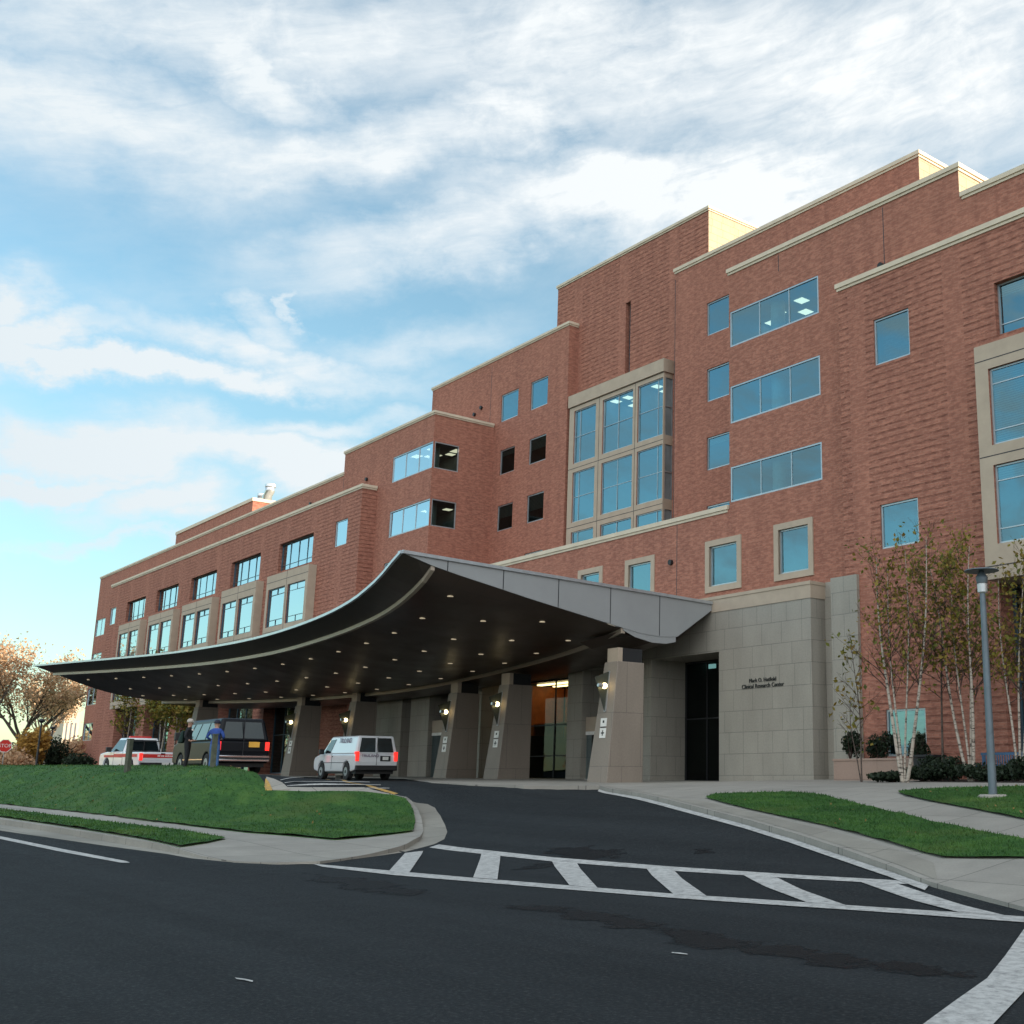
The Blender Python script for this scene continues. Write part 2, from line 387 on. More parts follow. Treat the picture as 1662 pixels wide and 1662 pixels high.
M['wood'] = plain('post_wood', (.075, .085, .06), .85, 0, .3, 8)
M['pinkstone'] = stone_mat('pink_stone', (.34, .235, .185), (.31, .215, .17), (.12, .085, .07), 2.6, 1.6, .012)
M['blue'] = plain('blue_paint', (.05, .12, .22), .5)
M['post'] = plain('lamp_post_paint', (.12, .155, .18), .45, .3)
M['red'] = plain('red_paint', (.55, .03, .025), .4); M['lens'] = plain('lamp_lens', (.55, .58, .60), .35, .5); M['whitep'] = plain('white_sign', (.75, .74, .70), .5)
M['redglow'] = emis('lit_tail_lamp', (1.0, .03, .02), .45); M['ink'] = plain('dark_ink', (.03, .03, .03), .6)
def paintcar(name, col, coat=1.0, rough=.3):
    m, nt, b = mat(name); b.inputs['Base Color'].default_value = col+(1,); b.inputs['Roughness'].default_value = rough; b.inputs['Coat Weight'].default_value = coat; b.inputs['Coat Roughness'].default_value = .04
    bump(nt, b, noise_(nt, wpos(nt), 1.2, 2), .05, .05); return m
M['carwhite'] = paintcar('white_car_paint', (.66, .68, .70)); M['carblack'] = paintcar('black_car_paint', (.006, .007, .010), .06, .38)
M['carblack'].node_tree.nodes['Principled BSDF'].inputs['Specular IOR Level'].default_value = .16; M['carglass'] = paintcar('car_glass', (.008, .013, .015), .2, .12)
M['plate'] = plain('orange_plate', (.80, .42, .06), .5); M['platew'] = plain('white_plate', (.62, .62, .58), .5)
M['letter'] = plain('lettering_metal', (.035, .04, .04), .5, .4)
M['purple'] = plain('purple_lettering', (.12, .07, .13), .5)
M['skin'] = plain('skin', (.38, .22, .16), .6); M['cloth_b'] = plain('blue_cloth', (.02, .06, .26), .85, 0, .25, 9); M['cloth_j'] = plain('jean_cloth', (.05, .12, .28), .85, 0, .25, 9)
M['cloth_k'] = plain('black_cloth', (.008, .009, .012), .85, 0, .25, 9); M['cap'] = plain('pale_cap', (.42, .38, .34), .8); M['capb'] = plain('navy_cap', (.012, .015, .035), .8); M['hair'] = plain('hair', (.10, .08, .07), .8)
M['pale'] = plain('pale_facade', (.52, .45, .36), .85, 0, .1, .15); M['paleglass'] = plain('distant_window', (.10, .11, .13), .3)
M['tan'] = plain('tan_facade', (.30, .25, .22), .85, 0, .1, .15)
M['mulch'] = plain('mulch', (.022, .016, .012), .95, 0, .4, 20)
# ================================================================ BUILDING
bld = empty('hospital_building', (-60, 50, 1.4), 0, 'long red brick hospital with stepped flat roofs and stone trim behind the entrance canopy', 'building')
class Wall:
    """brick or stone wall sheets with real window openings"""
    def __init__(s): s.mb = MB(); s.h = []
class Win: pass
holesY = {}; holesX = {}
def addhole(d, key, r): d.setdefault(key, []).append(r)
def faceY(mb, Y, x0, x1, z0, z1, holes, m=0):
    hs = [h for h in holes if h[1] > x0+1e-4 and h[0] < x1-1e-4 and h[3] > z0+1e-4 and h[2] < z1-1e-4]
    xs = sorted({x0, x1}|{min(max(h[k], x0), x1) for h in hs for k in (0, 1)}); zs = sorted({z0, z1}|{min(max(h[k], z0), z1) for h in hs for k in (2, 3)})
    for a, b in zip(xs, xs[1:]):
        for c, d in zip(zs, zs[1:]):
            cx, cz = (a+b)/2, (c+d)/2
            if any(h[0] < cx < h[1] and h[2] < cz < h[3] for h in hs): continue
            mb.face([(a, Y, c), (b, Y, c), (b, Y, d), (a, Y, d)], m)
def faceX(mb, X, y0, y1, z0, z1, holes, m=0):
    xs = sorted({y0, y1}|{min(max(h[k], y0), y1) for h in holes for k in (0, 1)}); zs = sorted({z0, z1}|{min(max(h[k], z0), z1) for h in holes for k in (2, 3)})
    for a, b in zip(xs, xs[1:]):
        for c, d in zip(zs, zs[1:]):
            cx, cz = (a+b)/2, (c+d)/2
            if any(h[0] < cx < h[1] and h[2] < cz < h[3] for h in holes): continue
            mb.face([(X, a, c), (X, b, c), (X, b, d), (X, a, d)], m)
def frame_bars(mb, x0, x1, z0, z1, y, cols=(), rows=(), w=.07, dep=.08, bars=()):
    a, b = y-dep*.5, y+dep*.5
    mb.box(x0, x0+w, a, b, z0, z1); mb.box(x1-w, x1, a, b, z0, z1)
    mb.box(x0+w, x1-w, a, b, z0, z0+w); mb.box(x0+w, x1-w, a, b, z1-w, z1)
    iw = w*.6
    for c in cols:
        x = x0+(x1-x0)*c; mb.box(x-iw/2, x+iw/2, a+.012, b-.012, z0+w, z1-w)
    for r in rows:
        z = z0+(z1-z0)*r; mb.box(x0+w, x1-w, a+.016, b-.016, z-iw/2, z+iw/2)
    for (c0, r0, r1) in bars:
        x = x0+(x1-x0)*c0; mb.box(x-iw/2, x+iw/2, a+.014, b-.014, z0+(z1-z0)*r0, z0+(z1-z0)*r1)
def room_box(mb, x0, x1, y0, y1, z0, z1, m=0, openr=False):
    # open towards -y
    mb.face([(x0, y0, z0), (x1, y0, z0), (x1, y1, z0), (x0, y1, z0)], m)
    mb.face([(x0, y0, z1), (x0, y1, z1), (x1, y1, z1), (x1, y0, z1)], m)
    mb.face([(x0, y0, z0), (x0, y1, z0), (x0, y1, z1), (x0, y0, z1)], m)
    if not openr: mb.face([(x1, y0, z0), (x1, y0, z1), (x1, y1, z1), (x1, y1, z0)], m)
    mb.face([(x0, y1, z0), (x1, y1, z0), (x1, y1, z1), (x0, y1, z1)], m)
WN = 0
def window(x0, x1, z0, z1, Y, key=None, cols=(), rows=(), bars=(), recess=.10, lights=(), column=None, surround=0, fm='frame', gm='glass', rm='room', w=.07, depth=3.5, blind=False, name='window', stone='precast', openr=False):
    global WN
    WN += 1; rw = random.Random(WN*7+1)
    if rw.random() < .33 and not blind and not lights and column is None and name == 'window': blind = rw.uniform(.35, .8)
    if key is not None: addhole(holesY, key, (x0, x1, z0, z1))
    y = Y+recess
    fr = MB(); frame_bars(fr, x0+.004, x1-.004, z0+.004, z1-.004, y, cols, rows, w, .08, bars)
    fo = fr.obj(name, M[fm], bld, local=False)
    # reveal, in the wall's own material
    rv = MB()
    if recess > .02:
        for q in ([(x0, Y, z0), (x1, Y, z0), (x1, y+.05, z0), (x0, y+.05, z0)], [(x0, Y, z1), (x0, y+.05, z1), (x1, y+.05, z1), (x1, Y, z1)],
                  [(x0, Y, z0), (x0, y+.05, z0), (x0, y+.05, z1), (x0, Y, z1)], [(x1, Y, z0), (x1, Y, z1), (x1, y+.05, z1), (x1, y+.05, z0)]): rv.face(q)
        rv.obj('reveal', M[stone if (surround or stone != 'precast') else 'brick'], fo, local=False)
    g = MB(); tw = [rw.uniform(-.012, .012) for _ in range(3)]; g.face([(x0+.03, y+.01+tw[0], z0+.03), (x1-.03, y+.01+tw[1], z0+.03), (x1-.03, y+.01+tw[2], z1-.03), (x0+.03, y+.01+tw[0]+tw[2]-tw[1], z1-.03)]); g.obj('pane', M[gm], fo, local=False)
    r = MB(); room_box(r, x0, x1, y+.06, y+depth, z0, z1, openr=openr); r.obj('interior', M[rm], fo, local=False)
    if lights:
        l = MB()
        for (c, dd) in lights:
            xc = x0+(x1-x0)*c; yc = y+dd; l.box(xc-.26, xc+.26, yc-.26, yc+.26, z1-.03, z1-.01)
        l.obj('ceiling_light', M['ceil'], fo, local=False)
    if column is not None:
        cb = MB(); xc = x0+(x1-x0)*column; cb.tube([(xc, y+.75, z0), (xc, y+.75, z1)], .33, 16, cap=False); cb.obj('column', M['white_in'], fo, smooth=True, local=False)
    if blind:
        bb = MB(); zz = z1-.1
        while zz > z0+(z1-z0)*blind: bb.box(x0+.08, x1-.08, y+.07, y+.12, zz-.035, zz); zz -= .085
        bb.obj('blind', M['blind'], fo, local=False)
    if surround:
        s = MB(); k = surround; yy = Y-.06
        s.box(x0-k, x0, yy, Y+.03, z0-k, z1+k); s.box(x1, x1+k, yy, Y+.03, z0-k, z1+k)
        s.box(x0, x1, yy, Y+.03, z1, z1+k); s.box(x0, x1, yy, Y+.03, z0-k, z0)
        s.obj('surround', M['precast'], fo, local=False)
    return fo
def PX(xl, yt, yb, xr, Y, yr=None):
    x0, z1 = onY(xl, yt, Y); _, z0 = onY(xl, yb, Y); x1, _ = onY(xr, yr if yr else (yt+yb)/2-10, Y); return x0, x1, z0, z1
YA, YL, YB, YC, YE, YG, YS = 35.5, 34.4, 40.0, 40.7, 35.0, 34.4, 34.0
BACK = 68.0
# ---- A: corner windows and B, D, E windows
# left wing bays
bayx = [(-88.35, -80.75), (-97.9, -90.5), (-107.4, -100.05), (-116.7, -109.65), (-125.9, -119.1)]
for i, (a, b) in enumerate(bayx):
    Yb = 33.8; ztop = 16.72 if i < 2 else 16.55; zb = 8.3
    mb = MB(); w = (b-a); s = .42; mid = (a+b)/2
    cells = []
    for (z0, z1) in ((12.75, 15.65), (9.0, 11.9)):
        cells += [(a+s, mid-.25, z0, z1), (mid+.25, b-s, z0, z1)]
    faceY(mb, Yb, a, b, zb, ztop, cells)
    for X in (a, b): mb.face([(X, Yb, zb), (X, YL+.01, zb), (X, YL+.01, ztop), (X, Yb, ztop)])
    mb.face([(a, Yb, ztop), (b, Yb, ztop), (b, YL, ztop), (a, YL, ztop)]); mb.face([(a, Yb, zb), (a, 35.6, zb), (b, 35.6, zb), (b, Yb, zb)])
    # joints: thin dark bands laid slightly proud of the face
    bo = mb.obj('stone_bay', M['precast'], bld, local=False)
    g = MB()
    for z in (ztop-.55, 12.35, 8.62): g.box(a+.01, b-.01, Yb-.006, Yb+.02, z-.018, z+.018)
    g.box(mid-.018, mid+.018, Yb-.009, Yb+.02, zb, ztop); g.obj('joint', M['seam'], bo, local=False)
    for (x0, x1, z0, z1) in cells:
        window(x0, x1, z0, z1, Yb, None, (), (.17, .83), ((.5, .83, .99), (.5, .01, .17)), .12, fm='dframe', gm='glassb', w=.06, depth=3.0, stone='precast', name='bay_window')
    addhole(holesY, 'L', (a, b, 2.0, 16.5))
    # dark glazing below the bay
    fb = MB(); frame_bars(fb, a, b, 2.0, 8.28, 35.3, (.25, .5, .75), (.45,), .1, .1); fo = fb.obj('ground_floor_glazing', M['dframe'], bld, local=False)
    g = MB(); g.face([(a, 35.31, 2), (b, 35.31, 2), (b, 35.31, 8.28), (a, 35.31, 8.28)]); g.obj('pane', M['glass'], fo, local=False)
    r = MB(); room_box(r, a, b, 35.36, 40, 2, 8.28); r.obj('interior', M['room2'], fo, local=False)
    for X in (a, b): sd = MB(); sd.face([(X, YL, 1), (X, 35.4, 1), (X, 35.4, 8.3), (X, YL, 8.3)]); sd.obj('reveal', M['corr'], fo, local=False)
for (a, b, z0, z1) in [(-126.2, -120.3, 16.95, 19.0), (-116.95, -110.9, 17.0, 19.1), (-107.6, -101.25, 17.02, 19.1), (-97.9, -91.65, 17.03, 19.2), (-88.0, -81.75, 17.1, 19.3)]:
    window(a, b, z0, z1, YL, 'L', (.25, .5, .75), (.22,), (), .30, fm='dframe', gm='glassb', w=.06, stone='corr')
window(-78.1, -76.15, 17.6, 19.45, YL, 'L', gm='glassb'); window(-131.8, -129.85, 17.2, 18.95, YL, 'L', gm='glassb')
for k in range(4):
    window(-141.1, -137.6, 13.45+3.75*1-3.75*k-.3, 16.0+.55+3.75*0+(.0)-3.75*k+2.3-.1, YA, 'A', (.55,), gm='glassb')
# A2 corner windows (front + side)
for (xl, yt, yb) in ((638.5, 743, 783), (633, 831.5, 872.5)):
    x0, x1, z0, z1 = PX(xl, yt, yb, 700, YA)
    x1 = -66.53
    window(x0, x1, z0, z1, YA, 'A', (.33, .66), (), (), .06, gm='glassb', depth=2.9, lights=((.35, 1.6), (.62, 2.4)), column=.78, openr=True)
    # side window on the return wall
    yy1 = onX(743, 770, -66.5)[0]
    addhole(holesX, 'A', (YA+.12, yy1, z0, z1))
    fr = MB(); X = -66.56
    fr.box(X-.04, X+.04, YA+.12, YA+.19, z0, z1); fr.box(X-.04, X+.04, yy1-.07, yy1, z0, z1); fr.box(X-.04, X+.04, YA+.19, yy1-.07, z0, z0+.07); fr.box(X-.04, X+.04, YA+.19, yy1-.07, z1-.07, z1)
    fo = fr.obj('window', M['frame'], bld, local=False)
    g = MB(); g.face([(X, YA+.15, z0), (X, yy1-.03, z0), (X, yy1-.03, z1), (X, YA+.15, z1)]); g.obj('pane', M['glassd'], fo, local=False)
    r = MB(); xa = -73.5
    r.face([(xa, YA+3.2, z0-.9), (X-.05, YA+3.2, z0-.9), (X-.05, YA+3.2, z1), (xa, YA+3.2, z1)])
    r.obj('interior', M['room2'], fo, local=False)
    l = MB()
    for (xx, yv) in ((-68.2, .9), (-69.6, 1.9), (-67.6, 2.3), (-70.6, 1.0)): l.box(xx-.42, xx+.42, YA+yv-.25, YA+yv+.25, z1-.03, z1-.012)
    if yt < 800: l.obj('ceiling_light', M['ceil'], fo, local=False)
window(*PX(623, 915, 950, 646, YA), YA, 'A', gm='glassb')
# B windows
Bw = [(814, 642, 685, 841), (862, 621, 666, 889), (812, 731.7, 771.4, 835), (859, 713.6, 754.6, 886), (807.5, 822, 863, 831.6), (855.6, 805, 849.6, 882), (805, 913, 955, 829), (851, 899, 944, 880)]
for i, (xl, yt, yb, xr) in enumerate(Bw):
    window(*PX(xl, yt, yb, xr, YB), YB, 'B', gm='glass' if i < 2 else 'glassd')
# D windows, partly hidden behind the stepped-out block on their right
for i, (yt, yb) in enumerate(((493, 546), (600, 653), (711, 764), (822, 878))):
    x0, x1, z0, z1 = PX(1147, yt, yb, 1186, YB); x1 = x0+2.0
    window(x0, x1, z0, z1, YB, 'D', lights=((.55, 1.6),) if i == 1 else ())
# E windows, three lights each with a white round column inside
for i, (yt, yb) in enumerate(((506, 563), (627, 687), (758, 815))):
    x0, x1, z0, z1 = PX(1188, yt, yb, 1329 if i else 1326, YE)
    window(-37.52, -31.9+(.0), z0, z1, YE, 'E', (.345, .68), (), (), .05, column=.42, depth=3.2, lights=((.58, 1.4), (.28, 1.6), (.44, 2.5), (.08, 2.3)) if i == 0 else ())
# lower windows with stone surrounds
for (xl, yt, yb, xr) in ((1152, 888, 953, 1197), (1264, 861, 933, 1313), (1021, 918, 985, 1057), (944, 934, 1000, 973)):
    window(*PX(xl, yt, yb, xr, YE), YE, 'E', surround=.27)
# G windows
window(*PX(1417, 520, 595, 1476, YG), YG, 'G', lights=((.8, 1.5),)); window(*PX(1428, 820, 892, 1491, YG), YG, 'G')
window(*PX(1437, 1152, 1228, 1503, YG), YG, 'G', surround=.0, fm='frame')
window(-22.65, -16.0, 17.35, 19.4, YG, 'G', (.5,), (.22,), (), .25, stone='corr', blind=.78)
# right stone bay
a, b = -23.12, -15.5; Yb = 33.6; zt = 16.8; zb = 8.3
mb = MB(); mid = (a+b)/2; cells = []
for (z0, z1) in ((13.03, 15.85), (9.5, 12.3)): cells += [(a+.55, mid-.25, z0, z1), (mid+.25, b-.55, z0, z1)]
faceY(mb, Yb, a, b, zb, zt, cells)
for X in (a, b): mb.face([(X, Yb, zb), (X, YG+.01, zb), (X, YG+.01, zt), (X, Yb, zt)])
mb.face([(a, Yb, zt), (b, Yb, zt), (b, YG, zt), (a, YG, zt)]); mb.face([(a, Yb, zb), (a, 35.6, zb), (b, 35.6, zb), (b, Yb, zb)])
bo = mb.obj('stone_bay', M['precast'], bld, local=False)
g = MB()
for z in (zt-.6, 12.65, 8.75): g.box(a+.01, b-.01, Yb-.006, Yb+.02, z-.018, z+.018)
g.box(mid-.018, mid+.018, Yb-.009, Yb+.02, zb, zt)
g.obj('joint', M['seam'], bo, local=False)
for j, (x0, x1, z0, z1) in enumerate(cells): window(x0, x1, z0, z1, Yb, None, (), (.19, .80), ((.5, .80, .99),), .14, w=.07, depth=3.0, stone='precast', blind=(.02 if j < 2 else .8), name='bay_window')
addhole(holesY, 'G', (a, b, 1.5, 16.6))
fb = MB(); frame_bars(fb, a+.0, b, 1.5, 8.28, 35.2, (.2, .4, .6, .8), (.5,), .1, .1); fo = fb.obj('ground_floor_glazing', M['dframe'], bld, local=False)
g = MB(); g.face([(a, 35.21, 1.5), (b, 35.21, 1.5), (b, 35.21, 8.28), (a, 35.21, 8.28)]); g.obj('pane', M['glass'], fo, local=False)
r = MB(); room_box(r, a, b, 35.26, 40, 1.5, 8.28); r.obj('interior', M['room2'], fo, local=False)
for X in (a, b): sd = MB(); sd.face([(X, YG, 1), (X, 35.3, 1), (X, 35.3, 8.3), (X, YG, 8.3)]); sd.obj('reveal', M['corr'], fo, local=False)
# central glass bay with precast frame, in front of the tall stair block
x0, x1 = -57.6, -48.42; zt = 24.95; zb = 13.3; Yb = YB
mb = MB(); cols = [(x0+.5, x0+2.75), (x0+3.45, x1-2.75-.0-.05), (x1-2.35, x1-.06)]
rws = [(20.5, 23.9), (16.8, 19.95), (13.4, 16.2)]
cells = [(c0, c1, r0, r1) for c0, c1 in cols for r0, r1 in rws]
faceY(mb, Yb, x0, x1, zb, zt, cells)
side = [(Yb+.12, YC-.0, r0, r1) for r0, r1 in rws]
faceX(mb, x1, Yb, YC, zb, zt, side)
mb.face([(x0, Yb, zb), (x0, YC, zb), (x0, YC, zt), (x0, Yb, zt)]); mb.face([(x0, Yb, zt), (x1, Yb, zt), (x1, YC, zt), (x0, YC, zt)])
mb.box(x0-.05, x1+.10, Yb-.10, YC-.005, zt-.75, zt+.02)
bo = mb.obj('glazed_bay', M['precast'], bld, local=False)
g = MB()
for z in (zt-.78, 20.2, 16.5): g.box(x0+.01, x1-.01, Yb-.006, Yb+.02, z-.016, z+.016)
for X in (x0+3.1, x1-2.58): g.box(X-.015, X+.015, Yb-.008, Yb+.02, zb, zt-.8)
g.obj('joint', M['seam'], bo, local=False)
for ci, (c0, c1) in enumerate(cols):
    for ri, (r0, r1) in enumerate(rws):
        lt = ((.13, .6), (.5, .7), (.45, 1.5), (.16, 1.9)) if (ci == 1 and ri == 0) else (((.35, .7), (.2, 1.6)) if (ci == 2 and ri == 0) else ())
        window(c0, c1, r0, r1, Yb, None, (.25,) if ci == 0 else ((.5,) if ci == 1 else (.78,)), (.5,) if ri < 2 else (), (), .1, w=.05, depth=4.5, lights=lt, stone='precast', name='bay_window')
fr = MB()
for (ya, yb_, r0, r1) in side:
    fr.box(x1-.06, x1-.01, ya, ya+.06, r0, r1); fr.box(x1-.06, x1-.01, yb_-.06, yb_, r0, r1)
    fr.box(x1-.06, x1-.01, ya+.06, yb_-.06, (r0+r1)/2-.03, (r0+r1)/2+.03)
    fr.box(x1-.15, x1-.12, ya, yb_, r0, r1, 1)
fr.obj('side_glazing', [M['frame'], M['dark']], bo, local=False)
# slit window in tall block
window(*PX(1016, 492, 607, 1023, YC), YC, 'C', (), (.22, .48, .74), (), .35, fm='dframe', gm='glassd')
# ---- walls
addhole(holesY, 'E', (-37.7, onY(1167, 1180, YS)[0], .5, onY(1165, 1058, YS)[1]))
def wall(name, m, fn):
    mb = MB(); fn(mb); return mb.obj(name, M[m], bld, local=False)
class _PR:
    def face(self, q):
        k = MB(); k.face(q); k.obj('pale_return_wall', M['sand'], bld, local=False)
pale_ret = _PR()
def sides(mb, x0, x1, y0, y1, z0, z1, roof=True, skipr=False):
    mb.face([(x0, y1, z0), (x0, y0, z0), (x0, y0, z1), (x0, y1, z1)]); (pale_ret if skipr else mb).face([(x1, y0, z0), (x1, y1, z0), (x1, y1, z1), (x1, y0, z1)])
    mb.face([(x1, y1, z0), (x0, y1, z0), (x0, y1, z1), (x1, y1, z1)])
    if roof: mb.face([(x0, y0, z1), (x1, y0, z1), (x1, y1, z1), (x0, y1, z1)])
zA1, zA2, zL, zB, zC, zD, zE, zF, zG, zP = 23.5, 25.1, 21.35, 29.97, 33.4, 29.97, 25.04, 23.74, 21.66, 13.55
def fA(mb):
    faceY(mb, YA, -141.3, -79.8, 1.0, zA1, holesY['A']+[(-132.1, -74.2, .5, zL-.2)]); faceY(mb, YA, -79.8, -66.5, 1.0, zA2, holesY['A']+[(-132.1, -74.2, .5, zL-.2)])
    mb.face([(-141.3, BACK, 1), (-141.3, YA, 1), (-141.3, YA, zA1), (-141.3, BACK, zA1)]); mb.face([(-141.3, BACK, 1), (-66.5, BACK, 1), (-66.5, BACK, zA1), (-141.3, BACK, zA1)])
    mb.face([(-141.3, YA, zA1), (-79.8, YA, zA1), (-79.8, BACK, zA1), (-141.3, BACK, zA1)]); mb.face([(-79.8, YA, zA1), (-79.8, BACK, zA1), (-79.8, BACK, zA2), (-79.8, YA, zA2)])
    mb.face([(-79.8, YA, zA2), (-66.5, YA, zA2), (-66.5, BACK, zA2), (-79.8, BACK, zA2)])
    faceX(mb, -66.5, YA, BACK, 1.0, zA2, holesX['A'])
wall('wall', 'brick', fA)
def fL(mb):
    faceY(mb, YL, -132.2, -74.14, 1.0, zL, holesY['L']); mb.face([(-132.2, YA, 1), (-132.2, YL, 1), (-132.2, YL, zL), (-132.2, YA, zL)])
    mb.face([(-74.14, YL, 1), (-74.14, YA, 1), (-74.14, YA, zL), (-74.14, YL, zL)]); mb.face([(-132.2, YL, zL), (-74.14, YL, zL), (-74.14, YA, zL), (-132.2, YA, zL)])
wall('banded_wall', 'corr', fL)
def fB(mb):
    faceY(mb, YB, -75.45, -57.9, 10, zB, holesY['B']); sides(mb, -75.45, -57.9, YB, BACK-1, 10, zB)
wall('wall', 'brick', fB)
def fC(mb):
    faceY(mb, YC, -60.35, -45.4, 12, zC, holesY['C']+[(x0+.05, x1-.05, zb, zt-.2)]); sides(mb, -60.35, -45.4, YC, BACK-2, 12, zC, skipr=True)
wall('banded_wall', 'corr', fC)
def fD(mb):
    faceY(mb, YB, -47.45, -30.0, 12, zD, holesY['D']); sides(mb, -47.45, -30.0, YB, BACK-3, 12, zD, skipr=True)
wall('wall', 'brick', fD)
def fE(mb):
    faceY(mb, YE, -37.6, -24.37, 1.0, zE, holesY['E']); sides(mb, -37.6, -24.37, YE, BACK-4, zP, zE, skipr=True)
    faceY(mb, YE, -24.37, 70, 1.0, zF, holesY['G']+[(-30.2, 70, 0, zG-.3)]); sides(mb, -24.37, 70, YE, BACK-5, 1, zF)
wall('wall', 'brick', fE)
def fP(mb):
    faceY(mb, YE, -66.5, -37.6, 8.0, zP, holesY['E']); mb.face([(-66.5, YE, zP-.02), (-37.6, YE, zP-.02), (-37.6, 42, zP-.02), (-66.5, 42, zP-.02)])
    mb.face([(-66.5, YE, 8), (-66.5, YA, 8), (-66.5, YA, zP), (-66.5, YE, zP)])
wall('wall', 'brick', fP)
def fG(mb):
    faceY(mb, YG, -30.25, 70, 1.0, zG, holesY['G']); mb.face([(-30.25, YE, 1), (-30.25, YG, 1), (-30.25, YG, zG), (-30.25, YE, zG)]); mb.face([(-30.25, YG, zG), (70, YG, zG), (70, YE, zG), (-30.25, YE, zG)])
    mb.face([(70, YG, 1), (70, YE, 1), (70, YE, zG), (70, YG, zG)])
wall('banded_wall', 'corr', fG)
# penthouse volumes further back on the roofs
for (xa, xb, ya, yb_, za, zb_) in ((-124.9, -104.3, 38, 58, 22, 26.25), (-28.5, -20.5, 47, 55, 22, 29.6)):
    mb = MB(); mb.box(xa, xb, ya, yb_, za, zb_); mb.obj('penthouse', M['brick'], bld, local=False)
    mb = MB(); mb.box(xa-.08, xb+.08, ya-.08, yb_+.08, zb_-.01, zb_+.3); mb.obj('coping', M['coping'], bld, local=False)
# ---- copings and cornices (two stepped courses)
def cop(name, x0, x1, y0, z, ret=0, h=.28, p=.10, left=0):
    mb = MB(); mb.box(x0-p, x1+p, y0-p, y0+.45, z-.02, z+h*.5); mb.box(x0-p*.45, x1+p*.45, y0-p*.45, y0+.4, z-.02-h*.35, z-.018)
    if ret:
        mb.box(x1-.4, x1+p, y0+.45, y0+ret, z-.017, z+h*.5-.003); mb.box(x1-.4, x1+p*.45, y0+.4, y0+ret, z-.02-h*.35, z-.021)
    mb.obj(name, M['coping'], bld, local=False)
cop('coping', -141.3, -79.8, YA, zA1); cop('coping', -79.8, -66.5, YA, zA2, 4.45); cop('cornice', -132.2, -74.14, YL, zL, 1.05, .34)
cop('coping', -75.45, -57.9, YB, zB, .68); cop('coping', -60.35, -45.4, YC, zC, 20); cop('coping', -47.45, -30.0, YB, zD, 20, .34)
cop('coping', -37.6, -24.37, YE, zE, 26, .34); cop('coping', -24.2, 70, YE, zF, 0, .34); cop('cornice', -30.25, 70, YG, zG, 0, .36); cop('string_course', -66.2, -37.75, YE, zP, 0, .36, .1)
# vertical movement joints and downpipe
mb = MB()
for (X, Y, z0, z1) in ((onY(1099, 850, YE)[0], YE, 9.3, 13.4), (onY(1095, 500, YB)[0]+.05, YB, 14, 29.5), (onY(797, 640, YB)[0], YB, 25.5, 29.6), (onY(558, 780, YA)[0], YA, 21.8, 23.3), (-34.3, YE, 24.0, 24.8), (-28.2, YE, 21.8, 24.8)):
    mb.box(X-.02, X+.02, Y-.004, Y+.01, z0, z1)
mb.obj('movement_joint', M['seam'], bld, local=False)
# round scupper outlets
mb = MB()
for (x, y, Y) in ((1431, 432, YE), (1090, 913, YE), (596, 778, YA), (782, 662, YB), (771, 673, YB), (505, 818, YA), (357, 881, YA), (202, 946, YA)):
    X, Z = onY(x, y, Y); mb.tube([(X, Y-.14, Z), (X, Y+.05, Z)], .13, 12)
mb.obj('drain_outlet', M['black'], bld, local=False)
# ---- stone entrance block under and beside the canopy
SX = [onY(p, 1180, YS)[0] for p in (1056, 1167, 1044, 944, 920, 695, 665, 648, 605)]
zst = 9.27; zop = onY(1165, 1058, YS)[1]
cornerX = -31.77
ops = [(SX[0], SX[1], .8, zop), (SX[3], SX[2], .8, zop-.1), (-56.6, SX[4], .8, zop-.1), (SX[5], -57.8, .8, zop-.1), (SX[7]+.2, SX[6], .8, zop-.1)]
mb = MB(); Lx = -66.4-3.2
faceY(mb, YS, Lx, cornerX, .8, zst, ops)
for (a, b, c, d) in ops:
    for X in (a, b): mb.face([(X, YS, c), (X, 36.2, c), (X, 36.2, d), (X, YS, d)])
    mb.face([(a, YS, d), (a, 36.2, d), (b, 36.2, d), (b, YS, d)])
mb.face([(cornerX, YS, .8), (cornerX, 34.85, .8), (cornerX, 34.85, zst), (cornerX, YS, zst)]); mb.face([(Lx, YS, zst), (cornerX, YS, zst), (cornerX, 35, zst), (Lx, 35, zst)])
mb.face([(Lx, YS, .8), (Lx, 35.5, .8), (Lx, 35.5, zst), (Lx, YS, zst)])
zs2 = 9.42; X2 = -29.53
mb.box(cornerX+.003, -30.9, 34.85, 35.02, .8, zs2); mb.box(-30.9, X2, 34.25, 34.45, .8, zs2)
mb.obj('stone_wall', M['stone'], bld, local=False)
mb = MB(); mb.box(Lx, cornerX+.05, YS-.06, 35.02, zst+.003, zst+.14); mb.box(Lx, cornerX+.03, YS-.03, YS+.05, zst-.55, zst+.003)
mb.box(cornerX+.0, cornerX+.03, YS+.05, 34.85, zst-.55, zst+.003)
mb.obj('coping', M['precast'], bld, local=False)
